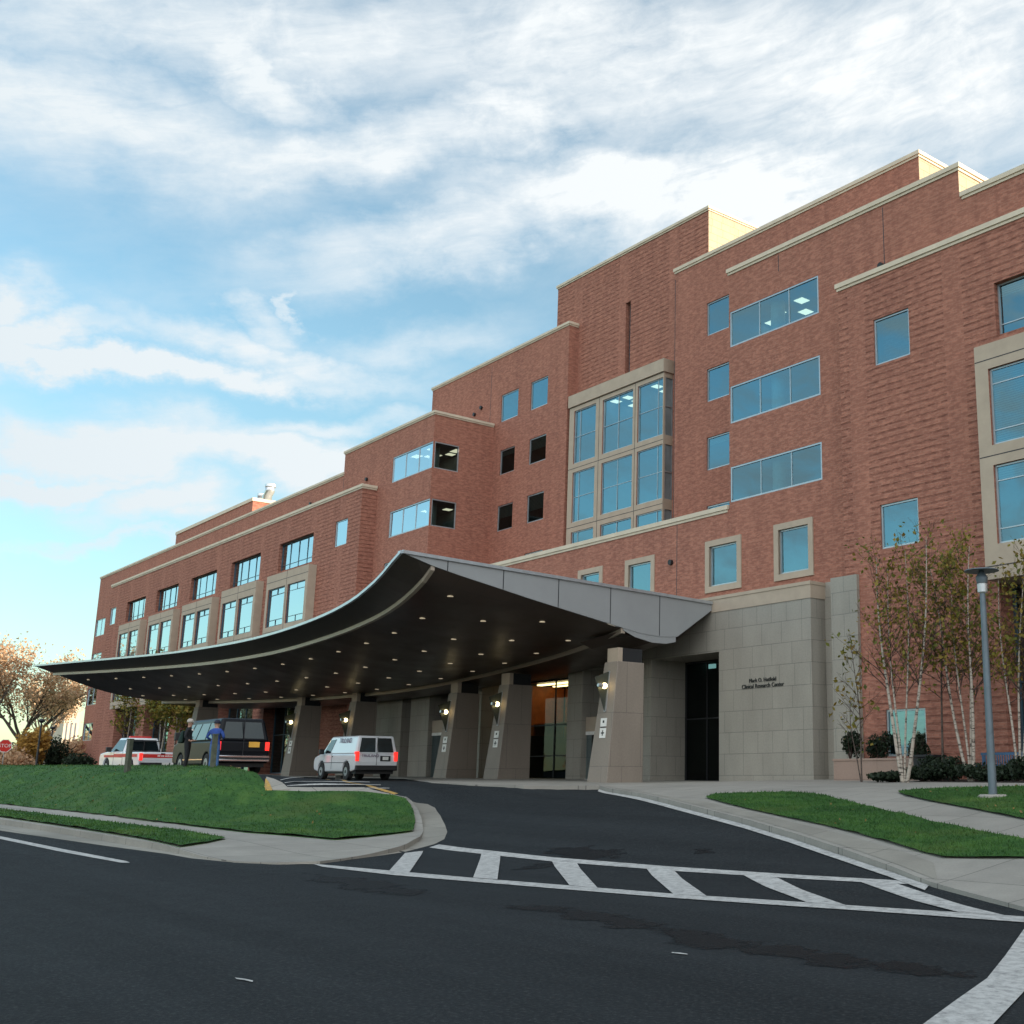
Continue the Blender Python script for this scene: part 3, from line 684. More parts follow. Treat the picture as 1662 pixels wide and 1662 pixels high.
# glazing set back in the openings
zf = 1.46
for k, (a, b, c, d) in enumerate(ops):
    lobby = (k == 2)
    fb = MB(); frame_bars(fb, a+.01, b-.01, zf+.01, d-.01, 36.1, (.33, .66) if not lobby else (.5,), (.52,) if not lobby else (.55, .25), .09, .1)
    fo = fb.obj('entrance_glazing', M['dark'], bld, local=False)
    g = MB(); g.face([(a, 36.11, zf), (b, 36.11, zf), (b, 36.11, d), (a, 36.11, d)]); g.obj('pane', M['glassd'], fo, local=False)
    r = MB(); room_box(r, a, b, 36.2, 42, zf, d+.0)
    r.obj('interior', M['room2'] if not lobby else M['dark'], fo, local=False)
    if lobby:
        w_ = MB(); w_.box(a+.1, b-.1, 39.5, 39.7, 3.9, d-.1); w_.box(a+.05, a+.12, 36.6, 39.4, 4.0, d-.1); w_.box(a+.1, b-.1, 37.4, 39.3, 4.55, 4.65); w_.obj('wood_panel', M['warm'], fo, local=False)
        l = MB(); l.box(a+.6, b-.6, 37.2, 37.5, d-.12, d-.05); l.box(a+.4, a+2.2, 38.4, 38.6, d-.12, d-.05); l.obj('ceiling_light', M['warmlamp'], fo, local=False)
    if k == 0:
        l = MB(); X, Z = onY(1152, 1082, 37.5); l.box(X-.45, X+.45, 37.4, 37.5, Z-.10, Z+.10); X, Z = onY(1139, 1156, 37.5); l.box(X-.08, X+.08, 37.4, 37.5, Z-.06, Z+.06); l.obj('ceiling_light', emis('cool_light', (.45, .75, .75), .5), fo, local=False)
        w_ = MB(); w_.box(b-1.9, b-.2, 37.6, 37.7, zf, zf+2.6); w_.obj('wood_panel', plain('red_wood', (.12, .03, .02), .5), fo, local=False)
# white framed glass doors seen between the piers
for (xl, xr, yt, Yd) in ((697, 726, 1190, 34.3), (945, 975, 1188, 34.3)):
    a, zt_ = onY(xl, yt, Yd); b, _ = onY(xr, yt, Yd)
    fb = MB(); frame_bars(fb, a, b, zf, zt_, Yd, (), (), .16, .1); fo = fb.obj('entrance_door', M['whitep'], bld, local=False)
    g = MB(); g.face([(a, Yd+.01, zf), (b, Yd+.01, zf), (b, Yd+.01, zt_), (a, Yd+.01, zt_)]); g.obj('pane', M['glassb'], fo, local=False)
    bk = MB(); bk.box(a, b, Yd+.06, Yd+.1, zf, zt_); bk.box(a, b, Yd-.05, Yd+.1, zt_, zt_+.7, 1); bk.obj('transom', [M['room'], M['precast']], fo, local=False)
# wall beside the left wing, stone pilaster
mb = MB(); a = onY(575, 1180, 35.2)[0]; b = onY(553, 1180, 34.9)[0]
mb.box(-74.1, -71.5, 35.2, 35.49, 1.2, 8.8); mb.obj('stone_pilaster', M['precast'], bld, local=False)
# rooftop ducts
for (pts, rr) in (([(436, 814), (433.5, 806), (438, 797), (439, 789)], .46), ([(424, 815), (424, 804)], .34)):
    duct = empty('roof_duct', (0, 0, 0), 0)
    P3 = [(onY(x, y, 42)[0], 42, onY(x, y, 42)[1]) for x, y in pts]; P3[0] = (P3[0][0], 42, 23.4)
    duct.location = P3[0]
    tag(duct, 'bent silver exhaust duct rising from the left wing roof' if rr > .4 else 'short straight silver vent pipe next to the bent duct on the roof', 'roof duct')
    mb = MB(); mb.tube(P3, rr, 16); mb.obj('pipe', M['silver'], duct, smooth=True, local=False)
    mb = MB(); e = Vector(P3[-1]); mb.tube([e+Vector((0, 0, -.1)), e+Vector((0, 0, .15))], rr*1.12, 16); mb.obj('collar', M['silver'], duct, local=False)
# wall lettering
let = empty('wall_lettering', (onY(1240, 1108, YS)[0], YS-.02, onY(1240, 1108, YS)[1]), 0, 'two lines of small dark metal letters fixed to the pale stone wall', 'lettering')
for (s, x, y, sz) in (('Mark O. Hatfield', 1238, 1103.5, .235), ('Clinical Research Center', 1238, 1112.8, .245)):
    X, Z = onY(x, y, YS)
    t = text_obj('letters', s, sz, M['letter'], let, Matrix.Translation((X-let.location.x, 0, Z-let.location.z)) @ Matrix.Rotation(R(90), 4, 'X'), .012)
# ================================================================ CANOPY
Cc = (-60.5, 32.1-89.6); RB = 89.6
def circ_hit(px, py, c, r):
    q = ray(px, py); dx, dy = q[0]/q[3], q[1]/q[3]
    A = dx*dx+dy*dy; B_ = -2*(dx*c[0]+dy*c[1]); C_ = c[0]**2+c[1]**2-r*r
    disc = B_*B_-4*A*C_; t = (-B_+math.sqrt(max(0, disc)))/(2*A)
    return (dx*t, dy*t, EYE+q[2]/q[3]*t)
def interp(tab, x):
    for (a, b), (c, d) in zip(tab, tab[1:]):
        if (a-x)*(c-x) <= 0: return b+(d-b)*(x-a)/(c-a)
    return tab[0][1] if abs(x-tab[0][0]) < abs(x-tab[-1][0]) else tab[-1][1]
def smooth_px(tab, n=40):
    xs = np.linspace(tab[0][0], tab[-1][0], n); X = [a for a, b in tab]; Yv = [b for a, b in tab]
    # cubic (catmull-rom style) interpolation
    out = []
    for x in xs:
        k = max(0, min(len(X)-2, next((i for i in range(len(X)-1) if (X[i]-x)*(X[i+1]-x) <= 0), len(X)-2)))
        h = X[k+1]-X[k]; t = (x-X[k])/h
        def sl(i):
            if i == 0: return (Yv[1]-Yv[0])/(X[1]-X[0])
            if i == len(X)-1: return (Yv[-1]-Yv[-2])/(X[-1]-X[-2])
            return (Yv[i+1]-Yv[i-1])/(X[i+1]-X[i-1])
        a, b = Yv[k], Yv[k+1]; m0, m1 = sl(k)*h, sl(k+1)*h
        out.append((x, (2*t**3-3*t**2+1)*a+(t**3-2*t**2+t)*m0+(-2*t**3+3*t**2)*b+(t**3-t**2)*m1))
    return out
XE = -37.7
beam_px = [(1012, 1021), (960, 1044), (900, 1064), (830, 1083), (740, 1104), (660, 1118), (590, 1126), (500, 1133), (400, 1137), (265, 1138)]
lip_px = [(651, 897), (636, 914), (618, 936), (600, 953), (575, 973), (540, 993), (500, 1010), (450, 1027), (400, 1040), (340, 1051), (280, 1060), (200, 1068), (120, 1075), (55, 1081)]
trim_px = [(702.5, 921), (690, 938), (675, 954), (655, 972), (630, 990), (600, 1006), (560, 1023), (520, 1037), (470, 1052), (420, 1063), (350, 1074), (280, 1081), (180, 1088), (88, 1093)]
lc = (-63.6, 21.5-135.4); lr = 135.4
NS = 44
bm = [circ_hit(x, y, Cc, RB) for x, y in smooth_px(beam_px, NS)]
lp = [circ_hit(x, y, lc, lr) for x, y in smooth_px(lip_px, NS)]
tr = [circ_hit(x, y, (lc[0], lc[1]+1.25), lr) for x, y in smooth_px(trim_px, NS)]
# the right ends are trimmed to the end wall plane
def setx(l, px, py): Y, Z = onX(px, py, XE); l[0] = (XE, Y, Z)
setx(lp, 651.5, 896.5); setx(tr, 702.5, 920); setx(bm, 1011, 1021)
ptL = bm[-1]
zfloor = min(p[2] for p in bm)
can = empty('entrance_canopy', (-60.5, 28, 1.7), 0, 'big wing shaped canopy with upswept ends over the drive, dark soffit on tapered stone piers', 'canopy')
def strip(mb, A, B, m=0, nsub=1):
    for k in range(len(A)-1):
        for j in range(nsub):
            f0, f1 = j/nsub, (j+1)/nsub
            def L(a, b, f): return tuple(a[i]+(b[i]-a[i])*f for i in range(3))
            mb.face([L(A[k], B[k], f0), L(A[k+1], B[k+1], f0), L(A[k+1], B[k+1], f1), L(A[k], B[k], f1)], m)
def off(p, dx=0, dy=0, dz=0): return (p[0]+dx, p[1]+dy, p[2]+dz)
# lip (dark inclined front), from top edge to trim
mb = MB(); strip(mb, lp, tr, 0, 2); o = mb.obj('lip', plain('lip_panel', (.075, .062, .052), .4, .3), can, local=False)
# main soffit with a gentle upward belly near the front
def sof(k, f):
    a, b = tr[k], bm[k]; z = a[2]+(b[2]-a[2])*f-.35*math.sin(math.pi*f)*sstep(k/9.0)
    return (a[0]+(b[0]-a[0])*f, a[1]+(b[1]-a[1])*f, z)
me_v = []; me_f = []; NF = 10
for k in range(NS):
    for j in range(NF+1): me_v.append(sof(k, j/NF))
mb = MB(); mb.v = me_v
for k in range(NS-1):
    for j in range(NF):
        a = k*(NF+1)+j; mb.f.append((a, a+NF+1, a+NF+2, a+1)); mb.m.append(0)
mb.obj('soffit', M['soffit'], can, smooth=True, local=False)
# trim bands along both curves
def band(name, path, w, h, m, dy=0):
    mb = MB()
    for k in range(len(path)-1):
        a, b = path[k], path[k+1]
        mb.hexa([(a[0], a[1]-w/2+dy, a[2]-h), (b[0], b[1]-w/2+dy, b[2]-h), (b[0], b[1]+w/2+dy, b[2]-h), (a[0], a[1]+w/2+dy, a[2]-h),
                 (a[0], a[1]-w/2+dy, a[2]+h), (b[0], b[1]-w/2+dy, b[2]+h), (b[0], b[1]+w/2+dy, b[2]+h), (a[0], a[1]+w/2+dy, a[2]+h)])
    return mb.obj(name, m, can, local=False)
band('front_trim', tr, .16, .13, M['trim'])
band('beam_trim', bm, .22, .17, M['trim'])
band('roof_edge', [off(p, dz=.02) for p in lp], .10, .055, M['roofm'])
# roof top, falling to the building
E_top = (XE, 33.94, onX(1155.7, 980, XE)[1])
rb = []
for p in lp:
    f = (p[0]-XE)/(lp[-1][0]-XE); rb.append((XE+(-89-XE)*f*.82, 33.94-2.5*f, E_top[2]+(p[2]-E_top[2])*.3))
mb = MB(); strip(mb, [off(p, dz=.03) for p in lp], rb, 0, 3)
# left end closing face
mb.face([lp[-1], tr[-1], bm[-1], rb[-1]])
mb.obj('roof', M['roofm'], can, local=False)
# right end fascia in grey panels
bt = [(702.5, 919), (745, 934), (800, 952), (860, 972), (920, 991), (990.6, 1013), (1012, 1020), (1038, 1028), (1066, 1033), (1097, 1034.5)]
botm = [(XE,)+onX(x, y, XE) for x, y in bt]; topm = [(XE,)+onX(x, y, XE) for x, y in ((652, 896), (1155.2, 979.6))]
poly = [topm[0]]+botm+[(XE, 33.96, onX(1155, 991, XE)[1])]+[(XE, 33.96, topm[1][2])]
def ztop(Y): return topm[0][2]+(topm[1][2]-topm[0][2])*(Y-topm[0][1])/(topm[1][1]-topm[0][1])
def zbot(Y):
    P = [(topm[0][1], topm[0][2]-.02)]+[(p[1], p[2]) for p in botm]+[(33.96, onX(1155, 991, XE)[1])]
    return interp(P, Y)
fas = MB(); Ys = [topm[0][1]]+[onX(x, 990, XE)[0] for x in (722, 814, 904.5, 989.5, 1069.5)]+[33.96]
# refined seam positions are taken on the sheet itself
for y0, y1 in zip(Ys, Ys[1:]):
    n = 6; g = .02
    a0 = y0+g if y0 > Ys[0] else y0; a1 = y1-g if y1 < Ys[-1] else y1
    for j in range(n):
        ya = a0+(a1-a0)*j/n; yb_ = a0+(a1-a0)*(j+1)/n
        q = [(ya, zbot(ya)), (yb_, zbot(yb_)), (yb_, ztop(yb_)), (ya, ztop(ya))]
        fas.face([(XE+.05, y, z) for y, z in q])
        fas.face([(XE+.05, q[0][0], q[0][1]), (XE-.02, q[0][0], q[0][1]), (XE-.02, q[1][0], q[1][1]), (XE+.05, q[1][0], q[1][1])])
fo = fas.obj('end_fascia', M['metal'], can, local=False)
mb = MB(); n = 30
for j in range(n):
    ya = Ys[0]+(Ys[-1]-Ys[0])*j/n; yb_ = Ys[0]+(Ys[-1]-Ys[0])*(j+1)/n
    mb.face([(XE+.02, ya, zbot(ya)+.01), (XE+.02, yb_, zbot(yb_)+.01), (XE+.02, yb_, ztop(yb_)-.01), (XE+.02, ya, ztop(ya)-.01)])
mb.obj('seam', M['seam'], fo, local=False)
mb = MB(); mb.hexa([(XE-.3, topm[0][1], topm[0][2]-.05), (XE+.12, topm[0][1], topm[0][2]-.05), (XE+.12, 33.96, topm[1][2]-.05), (XE-.3, 33.96, topm[1][2]-.05), (XE-.3, topm[0][1], topm[0][2]+.07), (XE+.12, topm[0][1], topm[0][2]+.07), (XE+.12, 33.96, topm[1][2]+.07), (XE-.3, 33.96, topm[1][2]+.07)])
mb.obj('roof_edge', M['roofm'], can, local=False)
hz = onX(1096, 1042, XE)[1]
# rear soffit from the beam to the wall, curving down a little behind the beam
mb = MB()
for k in range(NS-1):
    a, b = bm[k], bm[k+1]; n = 11
    def rp(p, f):
        ye = 31.95+1.95*sstep((-p[0]-38)/10.0)
        ze = p[2]+(hz-bm[0][2])+.02
        if f < .82: g_ = f/.82; return (p[0], p[1]+(ye-p[1])*g_, p[2]-.17+(ze-p[2]+.17)*g_-.12*math.sin(g_*math.pi))
        g_ = (f-.82)/.18; return (p[0], ye+(33.96-ye)*g_, ze+(8.78-ze)*g_)
    for j in range(n):
        mb.face([rp(a, j/n), rp(b, j/n), rp(b, (j+1)/n), rp(a, (j+1)/n)])
mb.obj('rear_soffit', M['soffit'], can, smooth=True, local=False)
# curved hood below the fascia end
hp = [(1011, 1023), (1030, 1034), (1058, 1043), (1080, 1045), (1096, 1042)]
hb = [(XE+.03,)+onX(x, y, XE) for x, y in hp]; mb = MB()
for k in range(len(hb)-1):
    a, b = hb[k], hb[k+1]
    mb.face([(a[0], a[1], a[2]), (b[0], b[1], b[2]), (b[0], b[1], zbot(b[1])+.02), (a[0], a[1], zbot(a[1])+.02)])
    mb.face([(a[0], a[1], a[2]), (a[0]-3, a[1], a[2]-.25), (b[0]-3, b[1], b[2]-.25), (b[0], b[1], b[2])], 1)
mb.obj('end_hood', [M['metal'], M['soffit']], can, local=False)
# recessed downlights on the soffit
dl = []
for j, f in enumerate((.16, .40, .64, .88)):
    n = 14 if j % 2 == 0 else 13
    for i in range(n):
        s = (i+.6+(.5 if j % 2 else 0))/14.2
        kk = s*(NS-1); k = int(kk); fr_ = kk-k
        if k >= NS-1: continue
        a, b = sof(k, f), sof(k+1, f); p = tuple(a[q]+(b[q]-a[q])*fr_ for q in range(3)); dl.append(p)
mb = MB(); mb.disc_lathe([(.115, .03), (.115, 0)], n=12)
d0 = mb.obj('downlight', M['dlight'], can); L0 = can.location
for i, p in enumerate(dl):
    o = d0 if i == 0 else d0.copy()
    if i: COL.objects.link(o)
    o.parent = can; o.location = (p[0]-L0.x, p[1]-L0.y, p[2]-L0.z-.012)
# ---- piers
pier_px = [(1003, 1062), (829, 1101), (746, 1115), (584, 1130), (495, 1137), (330, 1140)]
piers = []
lampinfo = [(973, 1114), (806, 1143.5), (724, 1156), (559.5, 1169), (477.5, 1172.5), None]
for i, (px, pt) in enumerate(pier_px):
    X, Y, Zt = circ_hit(px, pt, Cc, RB-.1)
    er = Vector((0, -1, 0)); et = Vector((1, 0, 0))
    if et.x < 0: et = -et                          # towards the right (+X)
    z0 = hgt(X, Y)-.05; P0 = Vector((X, Y, 0)); wf = .64
    H = Zt-z0-.35
    def pt3(r, t, z): v = P0+er*r+et*t; return (v.x, v.y, z)
    mb = MB()
    mb.hexa([pt3(.95, -.66, z0), pt3(.95, .66, z0), pt3(-.85, .66, z0), pt3(-.85, -.66, z0),
             pt3(.50, -.22, z0+H), pt3(.50, .66, z0+H), pt3(-.85, .66, z0+H), pt3(-.85, -.22, z0+H)])
    po = mb.obj('pier', M['pier'], can, local=False, bevel=.02)
    mb = MB(); mb.hexa([pt3(.47, -.08, z0+H), pt3(.47, .63, z0+H), pt3(.25, .63, z0+H), pt3(.25, -.08, z0+H), pt3(.47, -.08, Zt+.2), pt3(.47, .63, Zt+.2), pt3(.25, .63, Zt+.2), pt3(.25, -.08, Zt+.2)])
    mb.obj('pier_cap', M['precast'], po, local=False)
    mb = MB(); mb.hexa([pt3(.24, -.15, z0+H-.02), pt3(.24, .58, z0+H-.02), pt3(-.8, .58, z0+H-.02), pt3(-.8, -.15, z0+H-.02), pt3(.24, -.15, Zt+.2), pt3(.24, .58, Zt+.2), pt3(-.8, .58, Zt+.2), pt3(-.8, -.15, Zt+.2)])
    mb.obj('bracket', M['dark'], po, local=False)
    piers.append((P0, er, et, z0, H, Zt))
# ---- sconces and signs on the piers
names = ['rightmost', 'second from right', 'third from right', 'behind the white van', 'just right of the black van']
lab_l = ['lit round wall lamp on the large pier nearest the stone portal', 'lit round wall lamp on the second pier from the stone portal', 'lit round wall lamp on the third pier from the stone portal',
         'lit round wall lamp on the pier right behind the white van', 'lit round wall lamp on the pier between the black van and the white van']
lab_s = ['pair of small white notice plates on the pier nearest the stone portal', 'pair of small white notice plates on the second pier from the stone portal', 'pair of small white notice plates on the third pier from the stone portal',
         None, 'pair of small pale notice plates on the pier between the two vans']
for i in range(5):
    P0, er, et, z0, H, Zt = piers[i]
    d_ = (P0.x+er.x*.8)*fw[0]+(P0.y+er.y*.8)*fw[1]
    zl = onD(lampinfo[i][0], lampinfo[i][1], d_)[2]
    f = (zl-z0)/H; rr = .95+(.5-.95)*f
    base = P0+er*rr+et*(.16-.02*i)
    e = empty('wall_lamp', (base.x, base.y, zl), math.atan2(er.y, er.x), lab_l[i], 'wall lamp', 'lit lamps on the canopy piers')
    # triangular blade, fixed on the battered face: local x points to the street
    mb = MB(); sl = -.62/H
    def bl(x, z): return x
    tri = [(.02-.55*sl*0+.0, .62), (.62, .40), (.10, -1.0)]
    tri = [(-.08, .62), (.68, .34), (.16, -1.0)]
    for yv in (0,):
        v0 = [(x, -.012, z) for x, z in tri]; v1 = [(x, .012, z) for x, z in tri]
        mb.face(v0); mb.face(list(reversed(v1)))
        for k in range(3): mb.face([v0[k], v1[k], v1[(k+1) % 3], v0[(k+1) % 3]])
    mb.obj('bracket', plain('lamp_bracket', (.075, .085, .07), .4, .5), e)
    mb = MB(); mb.hexa([(.10, -.05, -1.0), (.16, -.05, -1.0), (.16, .05, -1.0), (.10, .05, -1.0), (-.10, -.05, .62), (-.04, -.05, .62), (-.04, .05, .62), (-.10, .05, .62)]); mb.obj('back_plate', M['silver'], e)
    mb = MB(); bmm = bmesh.new(); bmesh.ops.create_uvsphere(bmm, u_segments=16, v_segments=10, radius=.12)
    me = bpy.data.meshes.new('globe'); bmm.to_mesh(me); bmm.free(); me.materials.append(M['lamp']); go = bpy.data.objects.new('globe', me); COL.objects.link(go); go.parent = e; go.location = (.30, .16, 0)
    for p_ in me.polygons: p_.use_smooth = True
    mb = MB(); mb.tube([(.42, .16, 0), (.62, .16, .02)], [.09, .07], 12); mb.tube([(.30, .16, 0), (.30, .0, 0)], .05, 8); mb.obj('fitting', M['silver'], e)
    if lab_s[i]:
        zs = zl-1.62 if i < 4 else zl-1.5
        f = (zs-z0)/H; base = P0+er*(.95+(.5-.95)*f+.012)+et*.12
        e = empty('notice_sign', (base.x, base.y, zs), math.atan2(er.y, er.x), lab_s[i], 'sign', 'white notice plates on the canopy piers')
        ti = math.atan(.5/H)
        mb = MB()
        def sg(y0, y1, za, zb2, x=0, m=0):
            sh = .45/H; mb.hexa([(x-za*sh, y0, za), (x-za*sh+.015, y0, za), (x-za*sh+.015, y1, za), (x-za*sh, y1, za), (x-zb2*sh, y0, zb2), (x-zb2*sh+.015, y0, zb2), (x-zb2*sh+.015, y1, zb2), (x-zb2*sh, y1, zb2)], m)
        sg(-.20, .20, .03, .36); sg(-.20, .20, -.42, -.03)
        mb.obj('plate', M['whitep'], e)
        mb = MB(); sg(-.05, .05, .17, .27, .006); sg(-.16, .16, -.015, .015, .006); sg(-.025, .025, -.33, -.12, .006); sg(-.10, .10, -.25, -.20, .006)
        mb.obj('symbol', M['ink'], e)
# ================================================================ GROUND
def densify(P, step=.45, closed=True):
    out = []; n = len(P)
    for k in range(n if closed else n-1):
        a = P[k]; b = P[(k+1) % n]; L = math.hypot(b[0]-a[0], b[1]-a[1]); m = max(1, int(L/step))
        for j in range(m): out.append((a[0]+(b[0]-a[0])*j/m, a[1]+(b[1]-a[1])*j/m))
    if not closed: out.append(P[-1])
    return out
def area(P): return .5*sum(P[k][0]*P[(k+1) % len(P)][1]-P[(k+1) % len(P)][0]*P[k][1] for k in range(len(P)))
def inside(P, x, y):
    c = False; n = len(P)
    for i in range(n):
        a, b = P[i], P[i-1]
        if (a[1] > y) != (b[1] > y) and x < (b[0]-a[0])*(y-a[1])/(b[1]-a[1])+a[0]: c = not c
    return c
def drape(name, P, off, m, grid=.9, step=.45, skirt=0, label=None, cat=None, kind='structure', offn=None, smooth=True, group=None, bumpf=None, fine=None):
    if area(P) < 0: P = P[::-1]
    E_ = densify(P, step); n = len(E_)
    xs = [p[0] for p in P]; ys = [p[1] for p in P]
    A = np.array(E_); pts = [Vector(p) for p in E_]
    gx = np.arange(min(xs)+grid*.4, max(xs), grid); gy = np.arange(min(ys)+grid*.4, max(ys), grid)
    for x in gx:
        for y in gy:
            x_ = x+random.uniform(-.1, .1)*grid; y_ = y+random.uniform(-.1, .1)*grid
            if inside(P, x_, y_) and np.min((A[:, 0]-x_)**2+(A[:, 1]-y_)**2) > (grid*.3)**2: pts.append(Vector((x_, y_)))
    if fine:
        x0, x1, y0, y1, st = fine; pts = [p for i, p in enumerate(pts) if i < n or not (x0 < p.x < x1 and y0 < p.y < y1)]
        pts += [Vector((float(x), float(y))) for x in np.arange(x0, x1, st) for y in np.arange(y0, y1, st) if inside(P, x, y) and np.min((A[:, 0]-x)**2+(A[:, 1]-y)**2) > .15]
    V, Ed, Fa, *_ = delaunay_2d_cdt(pts, [], [list(range(n))], 1, 1e-5)
    fo = offn if offn else (lambda x, y: off)
    vs = [(v.x, v.y, hgt(v.x, v.y)+fo(v.x, v.y)+(bumpf(v.x, v.y) if bumpf else 0)) for v in V]; fs = [tuple(f) for f in Fa]
    fs = [f if sum((vs[f[i]][0]*vs[f[(i+1) % len(f)]][1]-vs[f[(i+1) % len(f)]][0]*vs[f[i]][1]) for i in range(len(f))) > 0 else f[::-1] for f in fs]
    mb = MB(); mb.v = list(vs); mb.f = fs; mb.m = [0]*len(fs); nt_ = len(fs)
    if skirt:
        for k in range(n):
            a = E_[k]; b = E_[(k+1) % n]; za = hgt(*a)+fo(*a); zb_ = hgt(*b)+fo(*b)
            mb.face([(a[0], a[1], za-skirt), (b[0], b[1], zb_-skirt), (b[0], b[1], zb_), (a[0], a[1], za)])
    o = mb.obj(name, m)
    if smooth:
        for k in range(nt_): o.data.polygons[k].use_smooth = True
    tag(o, label, cat, group, kind); o['_p'] = 0; del o['_p']
    return o, vs, fs[:nt_]
# big ground sheet reaching the horizon (grass and earth), below everything else
def grid_axis(a, b, near0, near1, step):
    l = list(np.arange(near0, near1+.01, step)); v = near1; s = step
    while v < b: s *= 1.35; v += s; l.append(v)
    v = near0; s = step
    while v > a: s *= 1.35; v -= s; l.insert(0, v)
    return l
gx = grid_axis(-3200, 3200, -150, 60, 5); gy = grid_axis(-3200, 3200, -60, 60, 3)
mb = MB(); nx, ny = len(gx), len(gy)
for y in gy:
    for x in gx: mb.v.append((x, y, hgt(x, y)-.55 - (.6 if y < -50 else 0)))
for j in range(ny-1):
    for i in range(nx-1): a = j*nx+i; mb.f.append((a, a+1, a+nx+1, a+nx)); mb.m.append(0)
tag(mb.obj('ground', M['lawn'], smooth=True), kind='structure')
# street and drive asphalt
W = [(-150, -34), (60, -34), (60, 20), (-8, 33.9), (-30, 33.9), (-100, 33.9), (-150, 33.9)]
drape('road', W, 0.0, M['asphalt'], 2.0, 2.0, fine=(-62, 2, 6, 33.5, .62))
# ---- island between street and drive: gutter pan, kerb + pavement, lawn
left_pan = [(0, 1348), (90, 1361), (180, 1374), (271, 1386), (310, 1393), (360, 1398), (430, 1402), (510, 1402.5), (600, 1391), (671, 1379), (705, 1370), (721, 1362), (726, 1350), (722, 1338), (715, 1324), (706, 1311), (694, 1305), (676, 1303)]
pan = mpts(left_pan, .006)
back_edge = mpts([(640, 1290), (590, 1284.5), (500, 1284.5), (432, 1284)], .02)
hidden = [march(429.5, 1266, .15), (-41.4, 15.6), (-46, 15.9), (-55, 16.0), (-66, 16.3), (-90, 14.0), (-120, 9.5), (-120, pan[0][1]+(pan[0][1]-pan[3][1])*2.5)]
drape('gutter', pan+back_edge+hidden, .006, M['kerb'], .9, .5)
def kerb_off(x, y):
    q1 = math.exp(-((x-RP[0])**2+(y-RP[1])**2)/9.0); q2 = math.exp(-((x-RQ[0])**2+(y-RQ[1])**2)/4.0)
    return .15*(1-.88*min(1, q1+q2))
RP = march(440, 1392, .05); RQ = march(705, 1345, .05)
kerb_px = [(0, 1330), (90, 1343), (180, 1357), (271, 1371), (330, 1382), (380, 1388), (450, 1391), (520, 1390), (600, 1380), (660, 1368), (682, 1355), (688, 1340), (684, 1326), (678, 1313), (668, 1300), (660, 1294)]
kerb = mpts(kerb_px, .14)
drape('pavement', kerb+back_edge[1:]+[(p[0]+.25, p[1]-.3) if i < 6 else p for i, p in enumerate(hidden[:-1])]+[(-120, kerb[0][1]+(kerb[0][1]-kerb[3][1])*2.2)], .15, M['walk'], .7, .35, .3, offn=kerb_off)
def lb(x, y): return .05*abs(mnoise.noise(Vector((x*.7, y*.7, 1.3)))+.5*mnoise.noise(Vector((x*2.1, y*2.1, 4))))+.03
lawnA_px = [(0, 1305.5), (100, 1316), (200, 1327), (300, 1339), (400, 1350.5), (480, 1356), (543, 1360.5), (600, 1354), (640, 1347), (671, 1341), (674, 1330), (671, 1318), (666, 1306), (658, 1297), (640, 1292), (590, 1286), (540, 1285), (500, 1286), (470, 1286), (436, 1286)]
lawnA = mpts(lawnA_px, .17)
lawnA = lawnA[:-1]+[march(431, 1284, .2), march(429, 1270, .2)]+[(p[0]+.1, p[1]-.15) for p in hidden[1:-1]]+[(-120, lawnA[0][1]+(lawnA[0][1]-lawnA[2][1])*2.2)]
LA = drape('lawn', lawnA, .17, M['lawn'], .5, .3, .2, bumpf=lb, offn=lambda x, y: kerb_off(x, y)+.015)
lawnB_px = [(0, 1314), (90, 1325), (180, 1336), (271, 1347), (320, 1354), (366, 1361), (338, 1366), (292, 1371.5), (271, 1368), (180, 1353), (90, 1339), (0, 1326)]
lawnB = mpts(lawnB_px, .16)
lawnB = [(-120, lawnB[0][1]+(lawnB[0][1]-lawnB[2][1])*2.2)]+lawnB+[(-120, lawnB[-1][1]+(lawnB[-1][1]-lawnB[-3][1])*2.2)]
LB_ = drape('lawn', lawnB, .16, M['lawn'], .5, .3, .1, bumpf=lb, offn=lambda x, y: kerb_off(x, y)+.012)
# small concrete nose with a yellow end
nose = mpts([(430, 1284), (470, 1282.5), (458, 1272), (445, 1266), (432, 1262.5)], .15)
drape('island_nose', nose, .19, M['walk'], .4, .3, .25)
drape('yellow_marking', mpts([(428, 1284), (443, 1283), (436, 1268), (431, 1263)], .2), .2, M['yellow'], .4, .3)
# ---- forecourt, right pavement and lawns
R_px = [(700, 1269.5), (760, 1273.5), (850, 1278.5), (973, 1280), (1040, 1293), (1100, 1308), (1212, 1337.5), (1290, 1361), (1380, 1391), (1450, 1414), (1510, 1435.5), (1560, 1449), (1610, 1462), (1662, 1476)]
Rr = mpts(R_px, .03)
arc = []
for X in np.linspace(-92, -56, 12): arc.append((float(X), Cc[1]+math.sqrt((RB-2.7)**2-(X-Cc[0])**2)))
Rr = [p for p in Rr if True]
while Rr and Rr[0][0] < -55: Rr = Rr[1:]
fore = arc+Rr+[(3, 11.5), (60, 11.0), (60, 36.5), (-92, 36.5)]
def foff(x, y): return .035+.10*sstep((x+37)/5.0)*(1-.75*sstep((16.5-y)/3.0))
drape('forecourt', fore, .1, M['walk'], .9, .45, .2, offn=foff)
